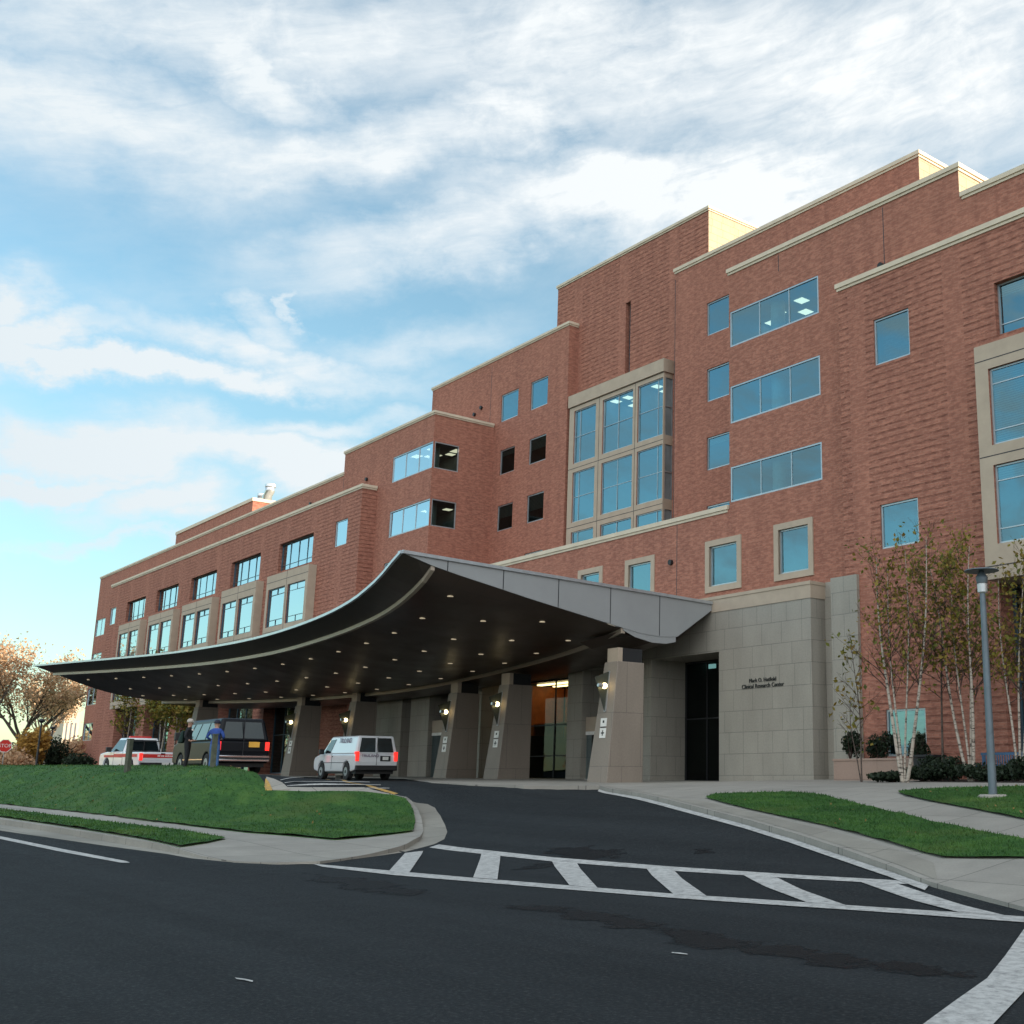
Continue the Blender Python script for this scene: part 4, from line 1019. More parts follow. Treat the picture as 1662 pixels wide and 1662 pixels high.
# kerb-coloured apron band along the drive
L1 = [(1145, 1295), (1160, 1289.5), (1184.6, 1288.3), (1250, 1286.5), (1269, 1286.3), (1320, 1288.7), (1363.6, 1298.5), (1428.6, 1314.5), (1510, 1333.5), (1618, 1355), (1662, 1364.5)]
L1b = [(1662, 1391.8), (1600, 1392), (1528.8, 1390.7), (1482.8, 1379), (1430, 1364), (1374.5, 1349), (1330, 1338), (1279.7, 1327.6), (1212, 1312.7), (1179, 1304.7)]
l1 = mpts(L1, .15); l1b = mpts(L1b, .15)
ext1 = (l1[-1][0]+(l1[-1][0]-l1[-3][0])*2, l1[-1][1]+(l1[-1][1]-l1[-3][1])*2); ext2 = (l1b[0][0]+(l1b[0][0]-l1b[2][0])*3, l1b[0][1]+(l1b[0][1]-l1b[2][1])*3)
lawnC = l1+[ext1, ext2]+l1b
LC = drape('lawn', lawnC, .16, M['lawn'], .4, .25, .06, bumpf=lb, offn=lambda x, y: foff(x, y)+.002)
apr_o = [(p[0]+.06, p[1]+.10) for p in mpts(R_px[3:11], .03)]
apr_i = mpts([(1515, 1400), (1470, 1385), (1374, 1357), (1279, 1334), (1200, 1316), (1150, 1303), (1100, 1297), (1010, 1281)], .12)
drape('kerb', apr_o+apr_i, .1, M['kerb'], .6, .4, offn=lambda x, y: foff(x, y)+.006)
L2 = [(1457, 1286), (1482.8, 1282.2), (1537, 1280.2), (1600, 1278.6), (1662, 1277.6)]
L2b = [(1662, 1330), (1591, 1315.5), (1510, 1300.6), (1469, 1291.5)]
l2 = mpts(L2, .15); l2b = mpts(L2b, .15)
lawnD = l2+[(l2[-1][0]+30, l2[-1][1]+.6), (l2b[0][0]+30, l2b[0][1]-1)]+l2b
LD = drape('lawn', lawnD, .16, M['lawn'], .5, .3, .06, bumpf=lb, offn=lambda x, y: foff(x, y)+.002)
# ---- grass blades
def blades(name, V, Fc, dens, h, mat_, cam_max=95):
    vs = []; fs = []
    V = np.array(V)
    for f in Fc:
        for t in range(1, len(f)-1):
            a, b, c = V[f[0]], V[f[t]], V[f[t+1]]
            ar = .5*abs((b[0]-a[0])*(c[1]-a[1])-(c[0]-a[0])*(b[1]-a[1])); ce = (a+b+c)/3; d = math.hypot(ce[0], ce[1])
            if d > cam_max: continue
            k = max(.12, min(1, (28/d)**2)); n = rng.poisson(ar*dens*k)
            if n == 0: continue
            r1 = np.sqrt(rng.random(n)); r2 = rng.random(n)
            P = a*(1-r1)[:, None]+b*(r1*(1-r2))[:, None]+c*(r1*r2)[:, None]
            wd = .012/math.sqrt(k); hh = h*(.6+.8*rng.random(n)); an = rng.random(n)*6.283; ln = rng.normal(0, .35, (n, 2))
            for i in range(n):
                x, y, z = P[i]; ca, sa = math.cos(an[i])*wd, math.sin(an[i])*wd; q = len(vs)
                vs.extend([(x-ca, y-sa, z-.01), (x+ca, y+sa, z-.01), (x+ln[i, 0]*hh[i], y+ln[i, 1]*hh[i], z+hh[i])]); fs.append((q, q+1, q+2))
    me = bpy.data.meshes.new(name); me.from_pydata(vs, [], fs); me.materials.append(mat_); o = bpy.data.objects.new(name, me); COL.objects.link(o)
    return o
for (L_, la, dn) in ((LA, 'short mown grass covering the mound between street and drive', 150), (LB_, 'narrow strip of short grass between the street kerb and the pavement', 230),
                 (LC, 'long tapering strip of mown grass beside the drive on the right', 300), (LD, 'mown grass around the street lamp on the right', 220)):
    tag(blades('grass', L_[1], L_[2], dn, .048, M['blade']), la, 'grass', None, 'stuff')
# ---- painted markings
def mark(name, px, m='paint', off=.012, o2=.004, g=.5):
    return drape(name, mpts(px, off), off, M[m], g, .35)
def c2(x, y): return (640+x/1.6262, 1360+y/1.6262)
up_t = [(118, 17), (260, 34), (420, 51), (740, 76), (1080, 98), (1300, 110), (1415, 118)]; up_b = [(1415, 124), (1300, 119.5), (1080, 108), (740, 87), (420, 62), (260, 45), (92, 25)]
lo_t = [(-215, 68), (0, 87), (230, 107), (460, 125), (735, 147), (1000, 164), (1300, 184), (1662, 207)]; lo_b = [(1662, 222), (1300, 196), (1000, 176), (735, 158), (460, 136), (230, 117), (0, 98), (-190, 76)]
mark('crossing_line', [c2(*p) for p in up_t+up_b]); mark('crossing_line', [c2(*p) for p in lo_t+lo_b])
bars = [[(28, 39.5), (76, 34), (38, 93), (-16, 89)], [(230, 41), (280, 46), (272, 109), (208, 104)], [(416, 61), (482, 66), (537, 132), (462, 124)], [(666, 81), (740, 87), (826, 154), (736, 147)],
        [(922, 98), (1010, 104), (1197, 179), (1090, 170)], [(1232, 116), (1326, 120), (1612, 204), (1492, 196)]]
for b_ in bars: mark('crossing_bar', [c2(*p) for p in b_], off=.0155)
mark('stop_bar', [(1498, 1662), (1550, 1624), (1602, 1587.5), (1632, 1550), (1662, 1507.6), (1690, 1480), (1720, 1500), (1690, 1570), (1662, 1609), (1612, 1662), (1560, 1730), (1420, 1730)])
mark('edge_line', [(-60, 1348), (0, 1357), (100, 1377.5), (205, 1397.5), (211, 1400), (196, 1400), (100, 1382.5), (0, 1361.5), (-60, 1352)], off=.012)
dl_a = [(x-1-3*i/13, y+.8+1.0*i/13) for i, (x, y) in enumerate(R_px[3:11])]; dl_b = [(x-2-7*(i+1)/8, y+3.6+5.4*(i+1)/8) for i, (x, y) in enumerate(R_px[3:11])][::-1]
mark('drive_edge_line', dl_a+dl_b, off=.019)
ylp = mpts([(486, 1262.2), (522, 1264), (560, 1269.5), (600, 1277.5), (640, 1289.5)], .01)
yb = []
for k, p in enumerate(ylp):
    a = ylp[max(0, k-1)]; b = ylp[min(len(ylp)-1, k+1)]; t = Vector((b[0]-a[0], b[1]-a[1])).normalized(); yb.append((p[0]-t.y*.16, p[1]+t.x*.16))
drape('yellow_line', ylp+yb[::-1], .012, M['yellow'], .6, .4)
for (y0, xa, xb) in ((1265.5, 455, 575), (1269.8, 462, 600), (1274.6, 466, 618), (1279.8, 470, 632)):
    mark('bay_line', [(xa, y0), (xb, y0-1.2), (xb, y0-.3), (xa, y0+.8)], off=.015)
for px in ([(381, 1586.5), (398, 1588.5), (411, 1591.5), (410, 1593.5), (397, 1590.5), (384, 1588.5)], [(1090, 1545), (1104, 1546), (1116, 1548), (1116, 1549), (1103, 1547.8), (1090, 1546.4)]):
    mark('paint_fleck', px, g=.3)
# ---- damp patches, irregular edges
def damp(px, off=.007):
    P = mpts(px, off); o, vs, fs = drape('damp_patch', P, off, M['wet'], .22, .3)
    E_ = densify(P, .3); A = np.array(E_); at = o.data.attributes.new('edge', 'FLOAT', 'POINT')
    vals = [min(1.0, math.sqrt(float(np.min((A[:, 0]-v[0])**2+(A[:, 1]-v[1])**2)))/.55) for v in vs]
    at.data.foreach_set('value', vals)
damp([c2(*p) for p in [(240, 168), (300, 166), (420, 176), (560, 190), (700, 212), (860, 240), (1000, 270), (1150, 290), (1350, 318), (1500, 335), (1610, 352), (1560, 380), (1420, 368), (1250, 352), (1100, 336), (960, 318), (820, 300), (700, 285), (640, 255), (520, 232), (400, 210), (280, 186)]])
damp([(470, 1412), (540, 1418), (640, 1428), (700, 1440), (715, 1456), (650, 1458), (560, 1446), (490, 1430)])
damp([c2(*p) for p in [(400, 25), (520, 18), (610, 28), (620, 52), (540, 58), (470, 62), (300, 95), (280, 80), (380, 62)]])
damp([(1095, 1376), (1130, 1372), (1165, 1376), (1165, 1386), (1120, 1386)])
# ================================================================ STREET FURNITURE
def gz(x, y): return hgt(x, y)
# lamp on the right
bx, by = march(1612, 1296, .12); d_ = bx*fw[0]+by*fw[1]; zt = onD(1601, 925, d_)[2]; zb_ = hgt(bx, by)+.12
e = empty('street_lamp', (bx, by, zb_), 0, 'blue grey street lamp with a flat disc shade standing in the right hand lawn', 'street lamp'); H = zt-zb_
mb = MB(); mb.disc_lathe([(.20, 0), (.20, .03), (.095, .05), (.068, H-.75), (.062, H-.55)], n=20); mb.obj('pole', M['post'], e, smooth=False, bevel=0)
mb = MB(); mb.disc_lathe([(.34, -.05), (.34, .05), (.28, .09)], n=20); mb.obj('base', M['walk'], e)
mb = MB(); mb.disc_lathe([(.065, H-.55), (.11, H-.52), (.12, H-.33), (.10, H-.31)], n=20); mb.obj('lens', M['lens'], e)
mb = MB(); mb.disc_lathe([(.12, H-.31), (.14, H-.18), (.09, H-.1), (.05, H-.02)], n=20); mb.obj('housing', M['post'], e)
mb = MB(); mb.disc_lathe([(.02, H+.045), (.39, H-.01), (.40, H-.03), (.38, H-.035), (.02, H-.02)][::-1], n=32); mb.obj('disc_shade', M['post'], e)
# wooden posts on the mound
for k, (px, yt, yb, la) in enumerate(((212, 1199, 1246, 'short wooden post on the mound in front of the white pickup'), (350, 1191, 1253, 'wooden post on the mound beside the person in blue'))):
    dd = 41.5 if k else 46
    X, Y, zt = onD(px, yt, dd); z0 = hgt(X, Y); e = empty('wooden_post', (X, Y, z0), .4+k, la, 'post', 'posts on the mound')
    h = zt-z0; mb = MB(); mb.box(-.085, .085, -.085, .085, -.1, h-.04); mb.obj('post', M['wood'], e, bevel=.012)
    mb = MB(); mb.box(-.1, .1, -.1, .1, h-.04, h); mb.obj('cap', M['wood'], e, bevel=.01)
# stop sign on the left
X, Y, zc = onD(8, 1210.5, 88); z0 = hgt(X, Y); e = empty('stop_sign', (X, Y, z0), math.atan2(-Y, -X)+.25, 'red octagonal stop sign on a grey post at the far left edge of the mound', 'road sign')
h = zc-z0; r_ = .46
mb = MB(); pts = [(0, r_*math.cos(math.pi/8+math.pi/4*k)/math.cos(math.pi/8), h+r_*math.sin(math.pi/8+math.pi/4*k)/math.cos(math.pi/8)) for k in range(8)]
def octo(mb, r, x0, x1):
    a = [(x1, r*math.cos(math.pi/8+math.pi/4*k), h+r*math.sin(math.pi/8+math.pi/4*k)) for k in range(8)]; b = [(x0,)+p[1:] for p in a]
    mb.face(a); mb.face(b[::-1])
    for k in range(8): mb.face([b[k], b[(k+1) % 8], a[(k+1) % 8], a[k]])
mb = MB(); octo(mb, .50, -.01, .01); po = mb.obj('plate', M['whitep'], e); mb = MB(); octo(mb, .455, .008, .014); mb.obj('face', emis('sign_red', (.62, .03, .02), 0), po)
text_obj('lettering', 'STOP', .36, M['whitep'], po, Matrix.Translation((.018, 0, h)) @ Matrix.Rotation(R(90), 4, 'Z') @ Matrix.Rotation(R(90), 4, 'X'), .003)
mb = MB(); mb.box(-.06, -.012, -.025, .025, -.2, h+.45); mb.obj('pole', M['silver'], e)
# slim dark lamp posts far left
for (px, yt, yb, dd, la) in ((68, 1168, 1248, 105, 'slim dark lamp post beside the autumn trees at far left'), (86, 1180, 1248, 130, 'slimmer distant lamp post in front of the tan building')):
    X, Y, zt = onD(px, yt, dd); z0 = hgt(X, Y); e = empty('lamp_post', (X, Y, z0), 0, la, 'lamp post'); h = zt-z0
    mb = MB(); mb.disc_lathe([(.14, 0), (.10, .3), (.07, h-.3)], n=10); mb.obj('pole', M['dark'], e)
    mb = MB(); mb.disc_lathe([(.10, h-.3), (.28, h-.1), (.26, h), (.05, h+.08)], n=12); mb.obj('lantern', M['dark'], e)
# planter wall, bin, blue bench by the right hand wall
zp = 1.46+.12
x0 = onY(1353, 1250, 32.6)[0]; x1 = onY(1491, 1250, 32.6)[0]; zt = onY(1400, 1231, 32.6)[1]
e = empty('stone_planter', ((x0+x1)/2, 33.2, zp-.1), 0, 'low pinkish stone planter wall at the foot of the brick wall by the stone corner', 'planter')
mb = MB(); mb.box(x0, x1, 32.6, 32.85, zp-.15, zt-.08); mb.box(x0, x0+.25, 32.85, 33.9, zp-.15, zt-.083); mb.box(x1-.25, x1, 32.85, 33.9, zp-.15, zt-.083); mb.obj('wall', M['pinkstone'], e, local=False, bevel=.01)
mb = MB(); mb.box(x0-.03, x1+.03, 32.57, 32.88, zt-.08, zt); mb.obj('cap', M['pinkstone'], e, local=False, bevel=.01)
mb = MB(); mb.box(x0+.25, x1-.25, 32.85, 33.95, zp, zt-.14); mb.obj('soil', M['mulch'], e, local=False)
X, Z = onY(1508, 1225, 32.6); e = empty('waste_bin', (X, 32.6, zp), 0, 'square black bin at the right end of the pinkish planter', 'bin')
mb = MB(); mb.box(-.42, .42, -.35, .35, 0, Z-zp-.1); mb.obj('body', M['black'], e, bevel=.02); mb = MB(); mb.box(-.45, .45, -.38, .38, Z-zp-.095, Z-zp); mb.obj('lid', M['black'], e, bevel=.02)
x0 = onY(1586, 1230, 31.6)[0]; x1 = onY(1655, 1230, 31.6)[0]; za = onY(1620, 1221, 31.6)[1]
e = empty('metal_bench', ((x0+x1)/2, 31.6, zp), 0, 'blue metal bench with a slatted back behind the shrubs near the street lamp', 'bench'); wx = (x1-x0)/2; hh = za-zp
mb = MB(); mb.box(-wx, wx, .20, .24, hh-.08, hh); mb.box(-wx, wx, .20, .24, hh-.62, hh-.56)
for k in range(17): xx = -wx+.05+k*(2*wx-.1)/16; mb.box(xx-.018, xx+.018, .205, .235, hh-.56, hh-.08)
mb.obj('backrest', M['blue'], e)
mb = MB()
for k in range(5): mb.box(-wx, wx, -.26+k*.1, -.18+k*.1, .42, .45)
mb.obj('seat', M['blue'], e)
for xx in (-wx+.08, wx-.08):
    mb = MB(); mb.box(xx-.03, xx+.03, -.24, -.18, 0, .42); mb.box(xx-.03, xx+.03, .2, .26, 0, hh-.1); mb.box(xx-.03, xx+.03, -.18, .2, .36, .42); mb.obj('leg', M['blue'], e)
# ================================================================ TREES
def leaves_mesh(name, P, size, m, parent, base, flat=.5):
    n = len(P); vs = np.zeros((n*4, 3)); 
    A = rng.normal(0, 1, (n, 3)); A /= np.linalg.norm(A, axis=1)[:, None]; B = rng.normal(0, 1, (n, 3)); B -= A*(A*B).sum(1)[:, None]; B /= np.linalg.norm(B, axis=1)[:, None]
    s = size*(.6+.8*rng.random(n))[:, None]
    P = np.array(P)-np.array(base)
    vs[0::4] = P-A*s; vs[1::4] = P+B*s*.6; vs[2::4] = P+A*s; vs[3::4] = P-B*s*.6
    me = bpy.data.meshes.new(name); me.from_pydata(vs.tolist(), [], [(4*i, 4*i+1, 4*i+2, 4*i+3) for i in range(n)]); me.materials.append(m)
    o = bpy.data.objects.new(name, me); COL.objects.link(o); o.parent = parent; return o
def grow(mb, tips, p, d, L, r, depth, spread, up, m, twig_m, nseg=4, rs=random):
    path = [p]; rad = [r]; dd = d.copy(); q = p.copy()
    for k in range(nseg):
        dd = (dd+Vector((rs.gauss(0, .10), rs.gauss(0, .10), rs.gauss(0, .05)+up*.06))).normalized(); q = q+dd*(L/nseg); path.append(q.copy()); rad.append(max(.004, r*(1-.62*(k+1)/nseg)))
    mb.tube(path, rad, 6 if r > .03 else 4, m if r > .03 else twig_m, cap=False)
    if depth <= 0:
        tips += [path[-1], path[-2], path[-3]]; return
    nb = rs.choice((3, 4, 4, 5))
    for j in range(nb):
        t = .30+.7*(j+.5)/nb; k = min(nseg-1, int(t*nseg)); b = path[k]+(path[k+1]-path[k])*(t*nseg-k)
        az = rs.uniform(0, 6.283); s = spread*rs.uniform(.7, 1.3)
        side = Vector((math.cos(az), math.sin(az), rs.uniform(-.1, .35)))
        nd = (dd*math.cos(s)+side*math.sin(s)).normalized()
        grow(mb, tips, b, nd, L*rs.uniform(.50, .72)*(1-.25*t), rad[k]*.62, depth-1, spread, up, m, twig_m, 3, rs)
    grow(mb, tips, path[-1], dd, L*.55, rad[-1]*.9, depth-1, spread, up, m, twig_m, 3, rs)
def birch(name, X, Y, stems, label, cat='birch tree', group=None, nleaf=1500, seed=1, lm='leaf_birch', tm='birch', leafsize=.075, lowbare=.35, group2=None):
    z0 = hgt(X, Y)+.08; rs = random.Random(seed); e = empty(name, (X, Y, z0), 0, label, cat, group); tb = MB(); tips = []
    for (lx, ly, H, cur, r) in stems:           # top offset (lean), height
        path = []; rad = []; n = 14; wob = rs.uniform(0, 6)
        for k in range(n+1):
            t = k/n; x = lx*(t**cur)+.10*math.sin(wob+t*5)*t; y = ly*t+.10*math.cos(wob+t*4)*t; path.append(Vector((x+lx*.06, y, H*t))); rad.append(r*(1-.9*t)+.006)
        rad = [q*.85 for q in rad]; tb.tube(path, rad, 8, 0, cap=False)
        nb = int(H*3.6)
        for j in range(nb):
            t = lowbare+(1-lowbare)*(j+rs.random())/nb; k = min(n-1, int(t*n)); b = path[k]+(path[k+1]-path[k])*(t*n-k)
            az = rs.uniform(0, 6.283); L = (.55+1.1*(1-t))*rs.uniform(.7, 1.25)*H/6.5
            nd = Vector((math.cos(az)*.75, math.sin(az)*.75, rs.uniform(.55, 1.1))).normalized()
            grow(tb, tips, b, nd, L, max(.008, r*.28*(1-t)+.007), 1, .55, .4, 1, 1, 4, rs)
    tb.obj('trunk', [M[tm], M['twig']], e, smooth=True)
    P = []
    for k in range(nleaf):
        t = tips[rs.randrange(len(tips))]; g = .16; P.append((t.x+rs.gauss(0, g), t.y+rs.gauss(0, g), t.z+rs.gauss(0, g)-.05))
    leaves_mesh('crown', P, leafsize, M[lm], e, (0, 0, 0))
    return e
def at(px, d): r = ray(px, 1265); return (r[0]/r[3]*d, r[1]/r[3]*d)
# right group, placed by their stems in the planting bed
X, Y = at(1468, 37.5); birch('birch_tree', X, Y, [(-.95, .1, 7.4, .75, .075), (-.75, .3, 7.0, 1.0, .05), (1.35, -.1, 7.7, .8, .07), (.3, .2, 7.4, 1.2, .04)], 'pale multi stemmed birch with thin yellow green leaves before the lit ground floor window', nleaf=1100, seed=3)
X, Y = at(1578, 37.0); birch('birch_tree', X, Y, [(-1.35, .1, 7.0, .8, .06), (-.6, .1, 6.8, 1.0, .045), (.45, -.2, 7.4, .9, .07), (-.2, .4, 6.0, 1.1, .05)], 'pale multi stemmed birch just left of the street lamp, with the densest leaves', nleaf=1600, seed=5)
X, Y = at(1655, 36.0); birch('birch_tree', X, Y, [(-.45, .1, 6.3, .9, .05), (.3, .2, 6.8, 1.0, .05), (.9, .2, 6.4, 1.0, .05)], 'birch at the right edge in front of the dark glazing', nleaf=1000, seed=8)
X, Y = at(1530, 38.2); birch('birch_tree', X, Y, [(.2, .2, 7.3, 1.0, .045)], 'slender dark birch between the two pale multi stemmed birches', nleaf=800, seed=12, tm='bark')
X, Y = at(1399, 39.5); birch('small_tree', X, Y, [(-.12, 0, 4.6, 1, .03), (-.5, .1, 2.9, .8, .022)], 'thin sapling with a few large leaves against the stone corner', 'small tree', nleaf=150, seed=15, leafsize=.09, tm='bark', lowbare=.3)
# left group by the left wing
for (px, dd, H, sd, la, nl) in ((255, 92, 8.6, 21, 'leafy birch behind the tail of the white pickup', 3200), (196, 104, 8.2, 25, 'thin birch against the dark glazing left of the pickup cab', 900), (280, 88, 7.6, 27, 'birch between the pickup and the black van, below the canopy beam', 2600)):
    X, Y = at(px, dd); birch('birch_tree', X, Y, [(-.8, 0, H, .9, .07), (.6, .1, H*.95, .9, .07), (.1, .3, H*.9, 1, .06)], la, nleaf=nl, seed=sd, leafsize=.13)
# autumn trees
def tree(name, X, Y, H, r, spread, label, cat, lm, nleaf, seed, size, tm='bark', group=None, g=.55, depth=4, trunkf=.28):
    z0 = hgt(X, Y); rs = random.Random(seed); e = empty(name, (X, Y, z0), 0, label, cat, group); tb = MB(); tips = []
    p = Vector((0, 0, -.1)); h0 = H*trunkf; tb.tube([p, Vector((rs.uniform(-.1, .1), 0, h0*.5)), Vector((rs.uniform(-.2, .2), rs.uniform(-.2, .2), h0))], [r*1.25, r, r*.85], 8, 0, cap=False)
    top = Vector((0, 0, h0)); nl = 5
    for j in range(nl):
        az = j*6.283/nl+rs.uniform(-.4, .4); s = spread*rs.uniform(.55, 1.15)
        d = Vector((math.cos(az)*math.sin(s), math.sin(az)*math.sin(s), math.cos(s)))
        grow(tb, tips, top-Vector((0, 0, rs.random()*.5)), d, H*.40, r*.6, depth-1, .62, .25, 0, 1, 4, rs)
    tb.obj('trunk', [M[tm], M['twig'] if tm == 'bark' else M[tm]], e, smooth=True)
    P = []
    for k in range(nleaf):
        t = tips[rs.randrange(len(tips))]; P.append((t.x+rs.gauss(0, g), t.y+rs.gauss(0, g), t.z+rs.gauss(0, g)))
    leaves_mesh('crown', P, size, M[lm], e, (0, 0, 0)); return e
def hfor(px_y, d, X, Y): return onD(100, px_y, d)[2]-hgt(X, Y)
X, Y = at(25, 150); tree('autumn_tree', X, Y, 16.5, .36, .75, 'large orange brown autumn tree with forked trunk behind the stop sign', 'tree', 'leaf_autumn', 8500, 31, .17, g=.55)
X, Y = at(-60, 140); tree('autumn_tree', X, Y, 17.5, .36, .8, 'orange brown autumn tree cut by the left edge of the picture', 'tree', 'leaf_autumn', 8500, 33, .17, g=.55)
X, Y = at(62, 178); tree('autumn_tree', X, Y, 15.5, .32, .62, 'autumn tree reaching towards the sunlit cream tower', 'tree', 'leaf_autumn', 4200, 37, .16, g=.5)
X, Y = at(25, 150)
for k, (X, Y, H, la) in enumerate(((-168, 4, 15, 'autumn tree beyond the left edge, nearest the street'), (-196, 26, 16, 'autumn tree beyond the left edge, between the street and the brick wing'))):
    tree('autumn_tree', X, Y, H, .34, .75, la, 'tree', 'leaf_autumn', 5000, 70+k, .24, g=.7)
def bush(name, X, Y, w, h, label, cat, lm, n, size, seed, group=None, trunk=True, z0=None, clip=0):
    rs = random.Random(seed); zz = hgt(X, Y) if z0 is None else z0; e = empty(name, (X, Y, zz), 0, label, cat, group); tb = MB()
    for j in range(7):
        az = rs.uniform(0, 6.283); tb.tube([Vector((0, 0, -.05)), Vector((math.cos(az)*w*.15, math.sin(az)*w*.15, h*.4)), Vector((math.cos(az)*w*.38, math.sin(az)*w*.38, h*.8))], [max(.02, w*.02), max(.015, w*.012), .006], 5)
    tb.obj('stem', M['twig'], e)
    P = []; lob = [(rs.uniform(-.28, .28)*w, rs.uniform(-.28, .28)*w, h*rs.uniform(.35, .72)) for _ in range(9)]
    while len(P) < n:
        c = lob[rs.randrange(9)]; v = Vector((rs.gauss(0, 1), rs.gauss(0, 1), rs.gauss(0, 1))).normalized()*(rs.random()**.4)
        q = (c[0]+v.x*w*.27, c[1]+v.y*w*.27, c[2]+v.z*h*.30)
        if q[2] > .02: P.append(q)
    leaves_mesh('foliage', P, size, M[lm], e, (0, 0, 0)); return e
for (px, dd, w, h, lm, n, sz, sd, la, nm) in ((48, 120, 3.6, 5.0, 'leaf_gold', 2600, .15, 41, 'golden yellow shrub lit by the sun right of the stop sign', 'golden_shrub'), (100, 128, 6.5, 4.6, 'leaf_autumn', 3800, .16, 43, 'wide orange shrub at the foot of the sunlit tower', 'orange_shrub'),
        (127, 115, 3.0, 2.4, 'leaf_dark', 1500, .14, 44, 'small dark evergreen bush against the left end of the brick wing', 'evergreen_bush'), (76, 124, 4.5, 4.2, 'leaf_dark', 2600, .15, 45, 'dark evergreen bush between the golden and the orange shrub', 'evergreen_bush'),
        (12, 118, 4.0, 3.0, 'leaf_autumn', 2000, .15, 46, 'low reddish shrub below the stop sign', 'red_shrub'), (-30, 125, 6.0, 3.6, 'leaf_autumn', 2000, .16, 47, 'reddish shrub at the left edge of the picture', 'red_shrub'),
        (26, 132, 4.0, 4.2, 'leaf_dark', 1800, .15, 48, 'narrow dark bush behind the stop sign post', 'evergreen_bush')):
    X, Y = at(px, dd); bush(nm, X, Y, w, h, la, 'shrub', lm, n, sz, sd)
# clipped shrubs in and beside the planter
for (px, yb, yt, wpx, sd, la) in ((1380, 1232, 1186, 32, 51, 'round dark shrub on a short stem at the left end of the planter'), (1428, 1236, 1186, 34, 52, 'round dark shrub left of the lit ground floor window'), (1494, 1240, 1190, 30, 53, 'round dark shrub right of the lit ground floor window')):
    X, Zb = onY(px, yb, 33.3); _, Zt = onY(px, yt, 33.3); bush('round_shrub', X, 33.3, wpx*.026, Zt-Zb+.1, la, 'shrub', 'leaf_dark', 1500, .055, sd, 'round shrubs by the planter', z0=Zb-.05)
k = 0
for (px, dd, w, h, la) in ((1450, 38.5, 1.9, .55, 'low spreading evergreen at the left end of the planting bed'), (1500, 38.5, 1.8, .75, 'low evergreen between the two pale birches'), (1545, 37.8, 1.7, 1.15, 'taller dark shrub behind the second birch'),
                           (1588, 36.8, 1.6, .9, 'dark shrub at the foot of the blue bench'), (1622, 36.2, 1.5, .8, 'dark shrub behind the street lamp pole'), (1652, 35.8, 1.6, 1.1, 'dark shrub at the right edge of the planting bed'), (1522, 39.0, 1.5, 1.2, 'dark shrub right of the black bin')):
    X, Y = at(px, dd); bush('low_shrub', X, Y, w*.9, h*.72, la, 'shrub', 'leaf_dark', 1500, .06, 60+k, 'dark shrubs in the planting bed', z0=hgt(X, Y)+.1); k += 1
xa, ya = at(1420, 37.2); xb, yb_ = at(1760, 33.5)
bed = mpts([(1415, 1270.5), (1500, 1269.8), (1590, 1270), (1662, 1270)], .14)
drape('planting_bed', [(xa, 30.6), (xb, 29.0), (xb, 34.3), (xa-1, 34.3)], .15, M['mulch'], .8, .5, .1)
# far wood across the street, behind the photographer (seen in the glazing)
line = [(-235, 30), (-215, -20), (-170, -55), (-110, -80), (-40, -95), (40, -95), (110, -60)]
P = []; tb = MB(); rs = random.Random(99)
for (a, b) in zip(line, line[1:]):
    L = math.hypot(b[0]-a[0], b[1]-a[1]); m_ = int(L/7)
    for j in range(m_):
        t = (j+rs.random())/m_; cx = a[0]+(b[0]-a[0])*t+rs.gauss(0, 4); cy = a[1]+(b[1]-a[1])*t+rs.gauss(0, 4); H = rs.uniform(7, 12); z0 = hgt(cx, cy)-.6
        tb.tube([(cx, cy, z0-.3), (cx+rs.uniform(-.5, .5), cy, z0+H*.8)], [.25, .06], 5, cap=False)
        for k in range(360):
            v = Vector((rs.gauss(0, 1), rs.gauss(0, 1), rs.gauss(0, 1))).normalized()*rs.random()**.4; P.append((cx+v.x*4.6, cy+v.y*4.6, z0+H*.5+v.z*H*.5))
wd = leaves_mesh('woodland', P, .55, M['leaf_autumn'], None, (0, 0, 0)); tag(wd, 'autumn wood across the street, reflected in the glazing', 'wood', None, 'stuff')
tr_ = tb.obj('trunk', M['bark'], wd)
# fallen leaves on the lawns and pavement
P = []
for (xa_, xb__, ya_, yb__, n_) in ((-34, -8, 17, 33, 220), (-60, -32, 11, 17, 90)):
    for k in range(n_):
        x, y = rs.uniform(xa_, xb__), rs.uniform(ya_, yb__); 
        if any(inside(q, x, y) for q in (lawnC, lawnD, lawnA)): P.append((x, y, hgt(x, y)+.25))
fl = leaves_mesh('fallen_leaves', P, .032, M['litter'], None, (0, 0, 0)); tag(fl, 'scattered small fallen leaves on lawns and pavement', 'leaves', None, 'stuff')
# ---- far buildings at the left
def farb(name, px0, px1, yt, d, side, label, m, cat, wins, w2=10):
    X, Y, zt = onD(px0, yt, d); e = empty(name, (X, Y, hgt(X, Y)-.1), 0, label, cat); z0 = hgt(X, Y)-.1
    Y1 = onX(px1, yt, X)[0]; mb = MB(); mb.box(X-w2, X, Y, Y1, z0, zt); mb.obj('wall', M[m], e, local=False)
    mb = MB(); mb.box(X-w2-.4, X+.4, Y-.4, Y1+.4, zt, zt+.7); mb.obj('cornice', M[m], e, local=False)
    for (f0, f1, g0, g1) in wins:
        mb = MB(); mb.box(X-.2, X+.05, Y+(Y1-Y)*f0, Y+(Y1-Y)*f1, z0+(zt-z0)*g0, z0+(zt-z0)*g1); mb.obj('window', M['paleglass'], e, local=False)
    return e, X, Y, Y1, zt, z0
fe = farb('tower_building', 109, 134, 1131, 330, 1, 'sunlit cream stone tower with three tall slit windows beside the brick wing', 'pale', 'building', [(.16, .26, .12, .68), (.44, .54, .12, .68), (.72, .82, .12, .68), (.40, .60, .80, .90)], 12)
